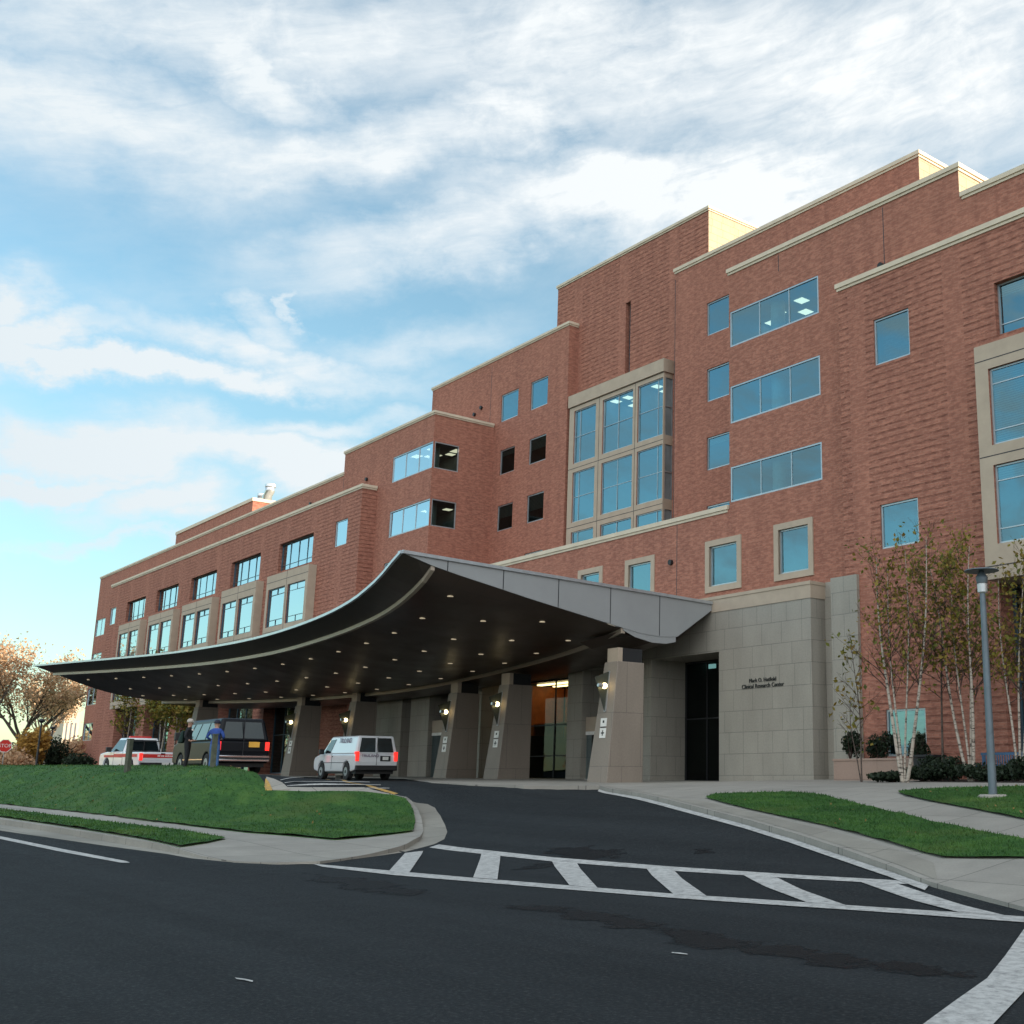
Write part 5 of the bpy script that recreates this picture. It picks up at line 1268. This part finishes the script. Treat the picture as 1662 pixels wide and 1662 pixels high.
e, X, Y, Y1, zt, z0 = farb('tan_building', 82, 108, 1190, 345, 1, 'lower tan building left of the cream tower, behind the trees', 'tan', 'building', [(.1+.2*i, .2+.2*i, .2+.35*j, .42+.35*j) for i in range(4) for j in range(2)], 40)
for i in range(7):
    for j in range(2): mb = MB(); mb.box(X-38+i*5.4, X-35.5+i*5.4, Y-.05, Y+.2, z0+2+j*5, z0+5+j*5); mb.obj('window', M['paleglass'], e, local=False)
# ================================================================ VEHICLES  (local x = forward, y = left)
def arch(cx, r, z0, n=9):   # points of a wheel arch going rearwards->forwards along the sill
    a0 = math.asin(min(1, max(-1, (z0-.36)/r))); out = []
    for k in range(n+1):
        a = math.pi-a0-(math.pi-2*a0)*k/n; out.append((cx+r*math.cos(a), .36+r*math.sin(a)))
    return out
def car_lower(mb, prof, W, W2=None):
    n = len(prof); i = len(mb.v)
    mb.v += [(x, -W, z) for x, z in prof]+[(x, W, z) for x, z in prof]
    mb.f.append(tuple(i+k for k in range(n))); mb.m.append(0); mb.f.append(tuple(i+n+k for k in reversed(range(n)))); mb.m.append(0)
    for k in range(n): b = (k+1) % n; mb.f.append((i+b, i+k, i+n+k, i+n+b)); mb.m.append(0)
def quadpt(q, u, v): 
    a = Vector(q[0]).lerp(Vector(q[1]), u); b = Vector(q[3]).lerp(Vector(q[2]), u); return a.lerp(b, v)
def panel(mb, q, uv, off=.012, m=0):
    nrm = (Vector(q[1])-Vector(q[0])).cross(Vector(q[3])-Vector(q[0])).normalized()
    P = [quadpt(q, u, v)+nrm*off for u, v in uv]; B_ = [quadpt(q, u, v)-nrm*.02 for u, v in uv]
    mb.face(P, m)
    for k in range(len(P)): mb.face([B_[k], B_[(k+1) % len(P)], P[(k+1) % len(P)], P[k]], m)
def rect(u0, u1, v0, v1): return [(u0, v0), (u1, v0), (u1, v1), (u0, v1)]
def wheel(e, x, y, r=.36, wd=.22):
    s = 1 if y > 0 else -1
    mb = MB(); mb.tube([(x, y-s*wd, r), (x, y-s*.02, r), (x, y, r)], [r, r, r*.93], 24); w = mb.obj('wheel', M['rubber'], e)
    mb = MB(); mb.tube([(x, y-s*.02, r), (x, y+s*.006, r)], [r*.56, r*.54], 20); mb.obj('rim', M['rim'], w)
    mb = MB(); mb.tube([(x, y, r), (x, y+s*.02, r)], [r*.2, r*.18], 10); mb.obj('hub', M['black'], w)
def van(name, rc, head, L, W, H, belt, label, cm, style):
    X, Y = rc; z0 = hgt(X-2*0, Y); dx, dy = math.cos(head), math.sin(head)
    z1 = hgt(X+dx*L*.8, Y+dy*L*.8)
    e = empty(name, (X, Y, z0+.01), head, label, 'van' if style != 'truck' else 'pickup truck'); e.rotation_euler = (0, -math.atan2(z1-z0, L*.8), head)
    ra, fa = .20*L, .80*L; R_ = .44
    sill = .36
    hood = {'white': [(L-.02, .55), (L, .80), (L-.12, .98), (L-.95, 1.16)], 'black': [(L-.02, .6), (L, .95), (L-.10, 1.12), (L-.70, 1.28)], 'truck': [(L-.02, .55), (L, .85), (L-.10, 1.02), (L-1.25, 1.15)]}[style]
    prof = [(.03, .48), (0, belt*.7), (.03, belt), (L*.5, belt+.01)]+hood[::-1]
    bot = arch(ra, R_, .34)+arch(fa, R_, .34)
    poly = [(.05, .42)]+bot+[(L-.08, .42)]+hood+[(L*.5, belt+.01), (.03, belt), (0, belt*.7)]
    mb = MB(); car_lower(mb, poly, W); body = mb.obj('body', M[cm], e, bevel=.055)
    # dark underside
    mb = MB(); mb.box(.15, L-.2, -W+.12, W-.12, .26, .55); mb.obj('chassis', M['black'], e)
    for wx in (ra, fa):
        for wy in (-W+.005, W-.005): wheel(e, wx, wy, .355 if style != 'black' else .38)
    return e, body
def greenhouse(e, xr0, xf0, xr1, xf1, W0, W1, zb, zt, m, bev=.06, name='cab'):
    p = [(xr0, -W0, zb), (xf0, -W0, zb), (xf0, W0, zb), (xr0, W0, zb), (xr1, -W1, zt), (xf1, -W1, zt), (xf1, W1, zt), (xr1, W1, zt)]
    mb = MB(); mb.hexa(p); g = mb.obj(name, m, e, bevel=bev)
    Q = dict(right=[p[0], p[1], p[5], p[4]], left=[p[2], p[3], p[7], p[6]], rear=[p[3], p[0], p[4], p[7]], front=[p[1], p[2], p[6], p[5]]); return g, Q
def rear_common(e, L, W, zl0, zl1, xo=.0, inset=.0):
    for s in (-1, 1):
        mb = MB(); y0 = s*(W-.02); y1 = s*(W-.17); mb.box(-.035+xo, .16, min(y0, y1), max(y0, y1), zl0, zl1)
        mb.obj('tail_lamp', M['redglow'], e, bevel=.012)
# ---- white cargo van
rx, ry = at(609, 51.6)
W = .97; L = 4.8; H = 1.88
e, body = van('cargo_van', (rx, ry), R(176.8), L, W, H, 1.10, 'white cargo van with purple lettering and lit red tail lamps under the canopy', 'carwhite', 'white')
g, Q = greenhouse(e, .03, 3.95, .16, 3.15, .965, .80, 1.08, H, M['carwhite'], .07, 'upper_body')
mb = MB()
panel(mb, Q['rear'], rect(.09, .47, .12, .88), .014); panel(mb, Q['rear'], rect(.53, .91, .12, .88), .014)
mb.obj('rear_window', M['carglass'], e, bevel=0)
for nm, q in (('right', Q['right']), ('left', Q['left'])):
    mb = MB()
    uv = [(.72, .10), (.965, .10), (.985, .40), (.98, .84), (.76, .84)] if nm == 'right' else [(.035, .10), (.28, .10), (.24, .84), (.02, .84), (.015, .40)]
    uv = [(.73, .08), (.93, .08), (.95, .80), (.76, .84)] if nm == 'right' else [(.07, .08), (.27, .08), (.24, .84), (.05, .80)]
    panel(mb, q, uv, .012); mb.obj('side_window', M['carglass'], e)
mb = MB(); panel(mb, Q['front'], rect(.05, .95, .08, .9), .012); mb.obj('windscreen', M['carglass'], e)
rear_common(e, L, W, .80, 1.20)
mb = MB(); mb.box(-.10, .12, -.93, .93, .40, .62); mb.obj('bumper', M['black'], e, bevel=.03)
mb = MB(); mb.box(L-.10, L+.08, -.9, .9, .40, .60); mb.obj('bumper', M['black'], e, bevel=.03)
mb = MB(); mb.box(-.016, .02, -.006, .006, .64, 1.82); mb.obj('door_seam', M['seam'], e)
mb = MB(); mb.box(-.03, .0, -.62, -.16, .80, 1.03); mb.obj('plate_recess', M['black'], e); mb = MB(); mb.box(-.04, -.03, -.52, -.26, .85, .99); mb.obj('licence_plate', M['platew'], e)
for s in (-1, 1):
    mb = MB(); mb.box(3.45, 3.62, s*1.0, s*1.22, 1.10, 1.32); mb.obj('mirror', M['black'], e, bevel=.03)
    mb = MB(); mb.box(2.62, 2.645, s*.9705, s*.976, .45, 1.10); mb.box(2.5, 2.6, s*.972, s*.985, .98, 1.02); mb.box(.9, 3.9, s*.972, s*.98, .72, .745); mb.obj('side_trim', M['seam'], e)
# lettering on both visible faces
T = Matrix.Translation
text_obj('lettering', 'TRULAND', .17, M['purple'], e, T((-.03, .30, 1.03)) @ Matrix.Rotation(R(-90), 4, 'Z') @ Matrix.Rotation(R(90), 4, 'X'), .004)
p0 = quadpt(Q['left'], .60, .74)
text_obj('lettering', 'TRULAND', .30, M['purple'], e, T((p0.x, p0.y+.03, p0.z)) @ Matrix.Rotation(R(180), 4, 'Z') @ Matrix.Rotation(R(78), 4, 'X'), .004)
# ---- black passenger van
rx, ry = at(390, 45.2)
L = 5.5; W = 1.0; H = 2.08
e, body = van('passenger_van', (rx, ry), R(177.8), L, W, H, 1.22, 'glossy black passenger van with chrome bumper and orange licence plate', 'carblack', 'black')
g, Q = greenhouse(e, .02, 4.95, .20, 4.05, .995, .80, 1.20, H, M['carblack'], .09, 'upper_body')
mb = MB(); panel(mb, Q['rear'], rect(.10, .485, .14, .84), .014); panel(mb, Q['rear'], rect(.515, .90, .14, .84), .014); mb.obj('rear_window', M['carglass'], e)
for nm, us in (('right', ((.04, .27), (.30, .52), (.55, .72), (.76, .93))), ('left', ((.07, .24), (.28, .45), (.48, .70), (.73, .96)))):
    for (u0, u1) in us:
        mb = MB(); panel(mb, Q[nm], rect(u0, u1, .10, .80), .01); mb.obj('side_window', M['carglass'], e)
mb = MB(); panel(mb, Q['front'], rect(.05, .95, .08, .9), .012); mb.obj('windscreen', M['carglass'], e)
rear_common(e, L, W, .88, 1.20)
mb = MB(); mb.box(-.16, .05, -.97, .97, .60, .69); mb.box(-.17, .05, -.97, .97, .46, .55); mb.obj('bumper', M['chrome'], e, bevel=.02); mb = MB(); mb.box(-.15, .05, -.96, .96, .54, .61); mb.obj('bumper_step', M['black'], e)
mb = MB(); mb.box(L-.05, L+.12, -.95, .95, .48, .66); mb.obj('bumper', M['chrome'], e, bevel=.02)
mb = MB(); mb.box(-.03, .0, -.60, -.20, 1.00, 1.20); mb.obj('licence_plate', M['plate'], e)
for s in (-1, 1):
    mb = MB(); mb.box(4.3, 4.5, s*1.02, s*1.28, 1.30, 1.62); mb.obj('mirror', M['black'], e, bevel=.03)
    mb = MB(); mb.box(1.5, 4.0, s*1.003, s*1.012, .52, .56); mb.obj('side_trim', M['chrome'], e)
mb = MB(); mb.box(-.02, .02, -.006, .006, .7, 2.0); mb.obj('door_seam', M['seam'], e)
# ---- white pickup
rx, ry = at(255, 58)
L = 5.3; W = .97; H = 1.80
e, body = van('pickup_truck', (rx, ry), R(183.8), L, W, H, 1.10, 'white pickup with a red stripe on its tailgate and sides', 'carwhite', 'truck')
g, Q = greenhouse(e, 2.15, 4.05, 2.30, 3.35, .94, .72, 1.08, H, M['carwhite'], .07)
mb = MB(); panel(mb, Q['rear'], rect(.08, .92, .12, .86), .012); mb.obj('rear_window', M['carglass'], e)
for q in ('right', 'left'):
    mb = MB(); uv = [(.06, .08), (.92, .08), (.90, .84), (.08, .86)]; uv = uv if q == 'right' else [(1-u, v) for u, v in uv][::-1]; panel(mb, Q[q], uv, .012); mb.obj('side_window', M['carglass'], e)
mb = MB(); panel(mb, Q['front'], rect(.05, .95, .08, .9), .012); mb.obj('windscreen', M['carglass'], e)
mb = MB(); mb.box(.10, 2.05, -.80, .80, 1.105, 1.125); mb.obj('bed', M['black'], e)
mb = MB(); mb.box(2.10, 2.14, -.8, .8, 1.12, 1.16); mb.box(2.10, 2.14, -.8, -.76, 1.16, 1.66); mb.box(2.10, 2.14, .76, .8, 1.16, 1.66); mb.box(2.10, 2.14, -.76, .76, 1.62, 1.66); mb.box(2.10, 2.14, -.02, .02, 1.16, 1.62); mb.obj('headache_rack', M['black'], e)
rear_common(e, L, W, .70, 1.04)
mb = MB(); mb.box(-.012, .03, -.78, .78, .83, 1.0); mb.obj('tailgate_stripe', M['red'], e)
mb = MB(); mb.box(-.025, 0, -.25, -.05, 1.0, 1.05); mb.obj('tailgate_handle', M['black'], e)
mb = MB()
random.seed(5)
yy = .10
while yy > -.62: w_ = random.uniform(.035, .06); mb.box(-.018, -.012, yy-w_, yy, .885, random.choice((.945, .945, .96))); yy -= w_+random.choice((.02, .02, .05))
mb.obj('tailgate_lettering', M['whitep'], e)
mb = MB(); mb.box(-.16, .05, -.90, .90, .42, .60); mb.obj('bumper', M['black'], e, bevel=.02)
mb = MB(); mb.box(-.175, -.165, -.42, -.08, .44, .60); mb.obj('licence_plate', M['platew'], e); mb = MB(); mb.box(-.175, -.165, -.62, -.48, .47, .60); mb.obj('sticker', M['whitep'], e)
for s in (-1, 1):
    mb = MB(); mb.box(.25, 2.10, s*.972, s*.984, .86, 1.0); mb.box(2.16, 3.28, s*.972, s*.984, .84, 1.0); mb.box(3.34, 4.6, s*.972, s*.984, .84, .95); mb.obj('side_stripe', M['red'], e)
    mb = MB(); mb.box(3.55, 3.72, s*1.0, s*1.25, 1.10, 1.34); mb.obj('mirror', M['black'], e, bevel=.03)
    mb = MB(); mb.box(2.12, 2.14, s*.971, s*.976, .42, 1.1); mb.box(3.3, 3.32, s*.971, s*.976, .42, 1.1); mb.obj('door_seam', M['seam'], e)
mb = MB(); mb.box(2.6, 2.9, -.5, .5, H, H+.09); mb.obj('roof_lamp', M['red'], e, bevel=.02)
# ================================================================ PEOPLE
def person(X, Y, face, height, label, pose, mats):
    z0 = hgt(X, Y)+.03; e = empty('person', (X, Y, z0), face, label, 'person')
    k = height/1.78
    # joints: (x forward, y left, z)
    J = [(0, 0, .98), (0, 0, 1.12), (0, 0, 1.30), (-.01, 0, 1.44), (.01, 0, 1.52), (.03, 0, 1.60), (.02, 0, 1.70), (.02, 0, 1.76)]
    Rr_ = [.150, .140, .165, .120, .058, .085, .095, .060]
    E_ = [(0, 1), (1, 2), (2, 3), (3, 4), (4, 5), (5, 6), (6, 7)]
    def add(p, r, par): J.append(p); Rr_.append(r); E_.append((par, len(J)-1)); return len(J)-1
    for s in (-1, 1):
        hp = add((0, s*.10, .92), .105, 0); kn = add((pose['kn'][0 if s < 0 else 1][0], s*.11, .50), .068, hp); an = add((pose['kn'][0 if s < 0 else 1][1], s*.12, .10), .048, kn); add((pose['kn'][0 if s < 0 else 1][1]+.15, s*.13, .05), .042, an)
        sh = add((-.01, s*.19, 1.42), .072, 3); el = add(pose['el'][0 if s < 0 else 1], .048, sh); wr = add(pose['wr'][0 if s < 0 else 1], .034, el); pm = add(pose['hd'][0 if s < 0 else 1], .034, wr)
        h = Vector(J[pm])-Vector(J[wr]); h.normalize()
        for f in range(4):
            b = add(tuple(Vector(J[pm])+h*.03+Vector((0, (f-1.5)*.018, 0))), .011, pm); add(tuple(Vector(J[b])+h*(.05+.008*(1.5-abs(f-1.5)))+Vector((0, 0, -.015))), .009, b)
        tb_ = add(tuple(Vector(J[wr])+h*.03+Vector((.025, -s*.02, .01))), .012, wr); add(tuple(Vector(J[tb_])+h*.04+Vector((.015, 0, 0))), .010, tb_)
    me = bpy.data.meshes.new('body'); me.from_pydata([(a*k, b*k, c*k) for a, b, c in J], E_, []); o = bpy.data.objects.new('body', me); COL.objects.link(o)
    sk = o.modifiers.new('s', 'SKIN')
    for i, v in enumerate(me.skin_vertices[0].data): v.radius = (Rr_[i]*k*(.8 if i in (1, 2) else 1), Rr_[i]*k); v.use_root = (i == 0)
    sb = o.modifiers.new('u', 'SUBSURF'); sb.levels = 2; sb.render_levels = 2
    dg = bpy.context.evaluated_depsgraph_get(); dg.update(); m2 = bpy.data.meshes.new_from_object(o.evaluated_get(dg)); bpy.data.objects.remove(o)
    m2.materials.clear()
    for q in mats: m2.materials.append(q)
    for p_ in m2.polygons:
        c = p_.center; p_.use_smooth = True
        z = c.z/k
        if z > 1.52: p_.material_index = 0
        elif min((c-Vector(J[i])*k).length for i in hands_idx(J, E_, Rr_)) < .07*k and z < 1.3: p_.material_index = 0
        elif z > .93: p_.material_index = 1
        elif z > .10: p_.material_index = 2 if abs(c.y) < .25*k or z < .8 else 1
        else: p_.material_index = 3
    o = bpy.data.objects.new('body', m2); COL.objects.link(o); o.parent = e
    # face: nose, eyes, ears
    mb = MB(); mb.tube([(.115*k, 0, 1.66*k), (.135*k, 0, 1.625*k)], [.010, .018], 6); 
    for s in (-1, 1): mb.tube([(.02*k, s*.088*k, 1.63*k), (.02*k, s*.10*k, 1.66*k)], [.018, .022], 6)
    mb.obj('nose_and_ears', mats[0], o)
    mb = MB()
    for s in (-1, 1): mb.tube([(.108*k, s*.032*k, 1.665*k), (.112*k, s*.032*k, 1.665*k)], .009, 6)
    mb.obj('eyes', M['ink'], o)
    return e, o, k
def hands_idx(J, E_, Rr_): return [i for i in range(len(J)) if Rr_[i] <= .012 or (Rr_[i] == .034)]
def cap(o, k, m, brim=True):
    mb = MB(); mb.disc_lathe([(.112*k, 1.69*k), (.116*k, 1.73*k), (.095*k, 1.79*k), (.05*k, 1.825*k), (.01, 1.83*k)], (.015, 0, 0), 16)
    if brim: mb.box(.08*k, .22*k, -.08*k, .08*k, 1.695*k, 1.71*k)
    mb.obj('cap', m, o, smooth=True)
# man in black, seen from behind right, pale cap, bag on his back
X, Y = onD(299, 1265, 43.4)[:2]
yaw = math.atan2(-Y, -X)
e, o, k = person(X, Y, yaw+R(75), 1.82, 'person in black with a pale cap standing between the pickup and the black van',
    dict(kn=[(.03, .0), (.0, -.04)], el=[(-.04, -.27, 1.16), (-.05, .27, 1.16)], wr=[(.12, -.24, 1.02), (.14, .22, 1.04)], hd=[(.19, -.19, 1.04), (.20, .17, 1.06)]), [M['skin'], M['cloth_k'], M['cloth_k'], M['black']])
cap(o, k, M['cap'])
mb = MB(); mb.box(.10, .16, -.05, .05, 1.43, 1.49); mb.obj('collar', M['whitep'], o)
mb = MB(); mb.hexa([(-.34, -.16, .98), (-.16, -.16, .98), (-.16, .16, .98), (-.34, .16, .98), (-.24, -.14, 1.42), (-.14, -.14, 1.44), (-.14, .14, 1.44), (-.24, .14, 1.42)]); bg = mb.obj('backpack', plain('dark_green_cloth', (.01, .03, .026), .9), None, bevel=.05)
bg.location = e.location; bg.rotation_euler = e.rotation_euler; tag(bg, 'dark green backpack on the back of the person in black', 'backpack')
# person in blue, back turned
X, Y = onD(344, 1265, 42.6)[:2]
e, o, k = person(X, Y, yaw+R(180-18), 1.76, 'person in blue jacket, jeans and a dark cap, back turned, beside the black van',
    dict(kn=[(.02, .02), (.03, -.02)], el=[(-.06, -.30, 1.20), (-.06, .30, 1.20)], wr=[(.14, -.22, 1.12), (.14, .20, 1.10)], hd=[(.21, -.15, 1.13), (.21, .13, 1.12)]), [M['skin'], M['cloth_b'], M['cloth_j'], M['black']])
cap(o, k, M['capb'])
mb = MB(); mb.box(-.175, -.155, -.12, .04, 1.18, 1.235); mb.obj('back_print', plain('yellow_print', (.35, .36, .16), .8), o)
# white box on the drive behind the white van wheels
X, Y = at(552, 54.5); e = empty('white_box', (X, Y, hgt(X, Y)), .4, 'small white box on the asphalt under the white van', 'box'); mb = MB(); mb.box(-.16, .16, -.12, .12, 0, .17); mb.obj('body', M['whitep'], e, bevel=.01); mb = MB(); mb.box(-.165, .165, -.125, .125, .165, .19); mb.obj('lid', M['whitep'], e, bevel=.005)
# ================================================================ LIGHT, SKY, CAMERA
SUN_AZ = R(38); SUN_EL = R(15)          # azimuth measured from +X towards +Y
w = bpy.data.worlds.new('World'); scene.world = w; w.use_nodes = True; nt = w.node_tree; nt.nodes.clear()
out = N(nt, 'ShaderNodeOutputWorld'); bg = N(nt, 'ShaderNodeBackground')
sky = N(nt, 'ShaderNodeTexSky'); sky.sky_type = 'NISHITA'; sky.sun_disc = False; sky.sun_elevation = SUN_EL; sky.sun_rotation = math.pi/2-SUN_AZ
sky.altitude = 50; sky.air_density = 1.0; sky.dust_density = .4; sky.ozone_density = 1.0
tc = N(nt, 'ShaderNodeTexCoord'); dirv = tc.outputs['Generated']
s = N(nt, 'ShaderNodeSeparateXYZ'); LK(nt, dirv, s.inputs[0])
# azimuth (radians left of +Y) and elevation of the sky direction
az = math_(nt, 'ARCTAN2', s.outputs[0], s.outputs[1])       # 0 at +Y, negative towards -X
el = math_(nt, 'ARCSINE', s.outputs[2])
def pxa(x, y): r = ray(x, y); return math.atan2(r[0], r[1]), math.asin(r[2]/math.sqrt(r[0]**2+r[1]**2+r[2]**2))
# wispy cirrus: stretched, warped noise in (azimuth, elevation)
cv = N(nt, 'ShaderNodeCombineXYZ'); LK(nt, az, cv.inputs[0]); LK(nt, el, cv.inputs[1])
rot = N(nt, 'ShaderNodeVectorRotate'); rot.rotation_type = 'Z_AXIS'; rot.inputs['Angle'].default_value = R(-12); LK(nt, cv.outputs[0], rot.inputs['Vector'])
n_warp = N(nt, 'ShaderNodeTexNoise'); n_warp.inputs['Scale'].default_value = 5.0; n_warp.inputs['Detail'].default_value = 3; LK(nt, cv.outputs[0], n_warp.inputs['Vector'])
def addv(a, b): v = N(nt, 'ShaderNodeVectorMath'); v.operation = 'ADD'; LK(nt, a, v.inputs[0]); LK(nt, b, v.inputs[1]); return v.outputs[0]
warp = scalev(nt, n_warp.outputs['Color'], (.16, .10, 0))
v1 = addv(scalev(nt, rot.outputs[0], (1, 2.0, 1)), warp)
f1 = noise_(nt, v1, 7.5, 10, .62, .3); f2 = noise_(nt, addv(scalev(nt, rot.outputs[0], (1, 4.5, 1)), warp), 17, 8, .65, .4); f3 = noise_(nt, cv.outputs[0], 3.2, 5, .55)
f4 = noise_(nt, addv(scalev(nt, rot.outputs[0], (1, 1.7, 1)), warp), 34, 6, .62)
fib = math_(nt, 'ADD', math_(nt, 'ADD', math_(nt, 'MULTIPLY', f1, .42), math_(nt, 'MULTIPLY', f2, .40)), math_(nt, 'MULTIPLY', f4, .18))
wn = N(nt, 'ShaderNodeTexNoise'); wn.inputs['Scale'].default_value = 9.0; wn.inputs['Detail'].default_value = 6; wn.inputs['Roughness'].default_value = .62; LK(nt, scalev(nt, cv.outputs[0], (1, 1.5, 1)), wn.inputs['Vector'])
ws = N(nt, 'ShaderNodeSeparateColor'); LK(nt, wn.outputs['Color'], ws.inputs[0])
azw = math_(nt, 'ADD', az, math_(nt, 'MULTIPLY', math_(nt, 'SUBTRACT', ws.outputs[0], .5), .17)); elw = math_(nt, 'ADD', el, math_(nt, 'MULTIPLY', math_(nt, 'SUBTRACT', ws.outputs[1], .5), .085))
# cloud banks seen in the photograph, as soft ellipses on the sky sphere
banks = [(300, 40, 600, 80, -10, .68), (420, 105, 110, 50, 30, .85), (120, 170, 360, 90, 4, .80), (560, 245, 300, 60, -18, .80), (830, 195, 150, 60, -10, .85), (760, 370, 330, 50, -20, .62), (1030, 300, 260, 60, -8, .95), (1000, 90, 520, 130, 0, .66), (1420, 130, 480, 190, 0, .74), (1220, 320, 240, 90, 0, 1.15),
         (15, 510, 60, 40, -15, 1.1), (60, 565, 130, 26, -22, 1.25), (230, 597, 260, 18, -4, 1.3), (430, 575, 170, 26, 10, .85), (430, 525, 60, 34, 35, .7), (470, 490, 14, 40, 5, .6), (640, 560, 160, 40, -12, .42),
         (180, 730, 170, 42, -6, 1.2), (60, 790, 190, 20, -14, 1.15), (255, 815, 90, 34, -10, .95), (470, 745, 240, 36, 4, 1.15), (520, 700, 170, 20, -12, .6), (180, 878, 130, 10, -10, .5), (350, 700, 200, 24, 0, .55)]
tot = None
for (x, y, a, b, rdeg, amp) in banks:
    a0, e0 = pxa(x, y); k = 1/1950.0
    # local frame: u to the right (azimuth grows to the right), v up
    du = math_(nt, 'MULTIPLY', math_(nt, 'SUBTRACT', azw, a0), math.cos(e0)); dv = math_(nt, 'SUBTRACT', elw, e0)
    c_, s_ = math.cos(R(-rdeg)), math.sin(R(-rdeg))
    u = math_(nt, 'ADD', math_(nt, 'MULTIPLY', du, c_/(a*k)), math_(nt, 'MULTIPLY', dv, s_/(a*k))); v = math_(nt, 'ADD', math_(nt, 'MULTIPLY', du, -s_/(b*k)), math_(nt, 'MULTIPLY', dv, c_/(b*k)))
    g = math_(nt, 'MULTIPLY', math_(nt, 'EXPONENT', math_(nt, 'MULTIPLY', math_(nt, 'ADD', math_(nt, 'MULTIPLY', u, u), math_(nt, 'MULTIPLY', v, v)), -1.0)), amp)
    tot = g if tot is None else math_(nt, 'MAXIMUM', tot, g)
# elsewhere (behind the camera) a light scatter of the same cloud
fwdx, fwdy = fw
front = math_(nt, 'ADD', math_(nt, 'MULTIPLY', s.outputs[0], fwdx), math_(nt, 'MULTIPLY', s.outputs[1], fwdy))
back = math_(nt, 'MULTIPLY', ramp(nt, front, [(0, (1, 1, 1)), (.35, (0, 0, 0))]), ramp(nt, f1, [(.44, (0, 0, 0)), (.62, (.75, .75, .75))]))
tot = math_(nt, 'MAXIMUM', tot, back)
dens = math_(nt, 'MULTIPLY', tot, math_(nt, 'ADD', math_(nt, 'MULTIPLY', math_(nt, 'SUBTRACT', fib, .5), 2.4), .86))
dens = math_(nt, 'ADD', dens, math_(nt, 'MULTIPLY', math_(nt, 'SUBTRACT', f1, .46), .35), clamp=True)
mask = ramp(nt, dens, [(.02, (0, 0, 0)), (.30, (.45, .45, .45)), (.72, (1, 1, 1))])
SKY_S = .112
skc = mixc(nt, 1.0, sky.outputs[0], (SKY_S*.90, SKY_S*1.06, SKY_S*.97), 'MULTIPLY')
hs = N(nt, 'ShaderNodeHueSaturation'); hs.inputs['Saturation'].default_value = 1.0; LK(nt, mixc(nt, 1.0, skc, ramp(nt, s.outputs[2], [(0, (.60, .60, .63)), (.12, (.74, .74, .76)), (.34, (.95, .95, .95))]), 'MULTIPLY'), hs.inputs['Color'])
# cloud brightness grows towards the sun's side of the sky
sd = (math.cos(SUN_AZ)*math.cos(SUN_EL), math.sin(SUN_AZ)*math.cos(SUN_EL), math.sin(SUN_EL))
dt = N(nt, 'ShaderNodeVectorMath'); dt.operation = 'DOT_PRODUCT'; LK(nt, dirv, dt.inputs[0]); dt.inputs[1].default_value = sd
cb = ramp(nt, math_(nt, 'ADD', math_(nt, 'MULTIPLY', dt.outputs['Value'], .5), .5), [(0, (.26, .31, .34)), (.40, (.375, .395, .405)), (.66, (.42, .43, .43)), (1, (.8, .76, .68))])
# bright cloud patch added unseen behind the camera, filling the shaded front with light
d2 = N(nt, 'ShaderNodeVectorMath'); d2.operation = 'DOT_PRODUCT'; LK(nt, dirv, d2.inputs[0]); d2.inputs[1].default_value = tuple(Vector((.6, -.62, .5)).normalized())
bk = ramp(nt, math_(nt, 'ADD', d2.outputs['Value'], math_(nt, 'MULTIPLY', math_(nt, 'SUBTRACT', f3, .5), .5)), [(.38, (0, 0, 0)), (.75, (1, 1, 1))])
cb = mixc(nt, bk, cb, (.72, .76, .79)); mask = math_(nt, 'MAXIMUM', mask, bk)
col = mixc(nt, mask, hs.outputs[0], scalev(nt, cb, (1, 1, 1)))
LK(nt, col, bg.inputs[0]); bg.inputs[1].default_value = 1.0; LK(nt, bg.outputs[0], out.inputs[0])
sl = bpy.data.lights.new('sun', 'SUN'); sl.energy = 4.0; sl.angle = R(.5); sl.color = (1, .83, .62); so = bpy.data.objects.new('sun', sl); COL.objects.link(so)
so.rotation_euler = Vector(sd).to_track_quat('Z', 'Y').to_euler(); so.location = (50, 30, 60)
cam = bpy.data.cameras.new('camera'); co = bpy.data.objects.new('camera', cam); COL.objects.link(co)
cam.sensor_width = 36; cam.sensor_fit = 'HORIZONTAL'; cam.lens = 36*F/1662; cam.shift_x = (831-CX)/1662; cam.shift_y = 0; cam.clip_start = .1; cam.clip_end = 9000
co.location = (0, 0, EYE); co.rotation_euler = (R(90)+PT, 0, R(47.8)); scene.camera = co
scene.render.engine = 'CYCLES'
scene.view_settings.view_transform = 'Standard'; scene.view_settings.look = 'None'; scene.view_settings.gamma = 1; scene.view_settings.exposure = 1.3
scene.view_settings.use_curve_mapping = False
scene.cycles.max_bounces = 8; scene.cycles.transparent_max_bounces = 12; scene.cycles.caustics_reflective = False; scene.cycles.caustics_refractive = False
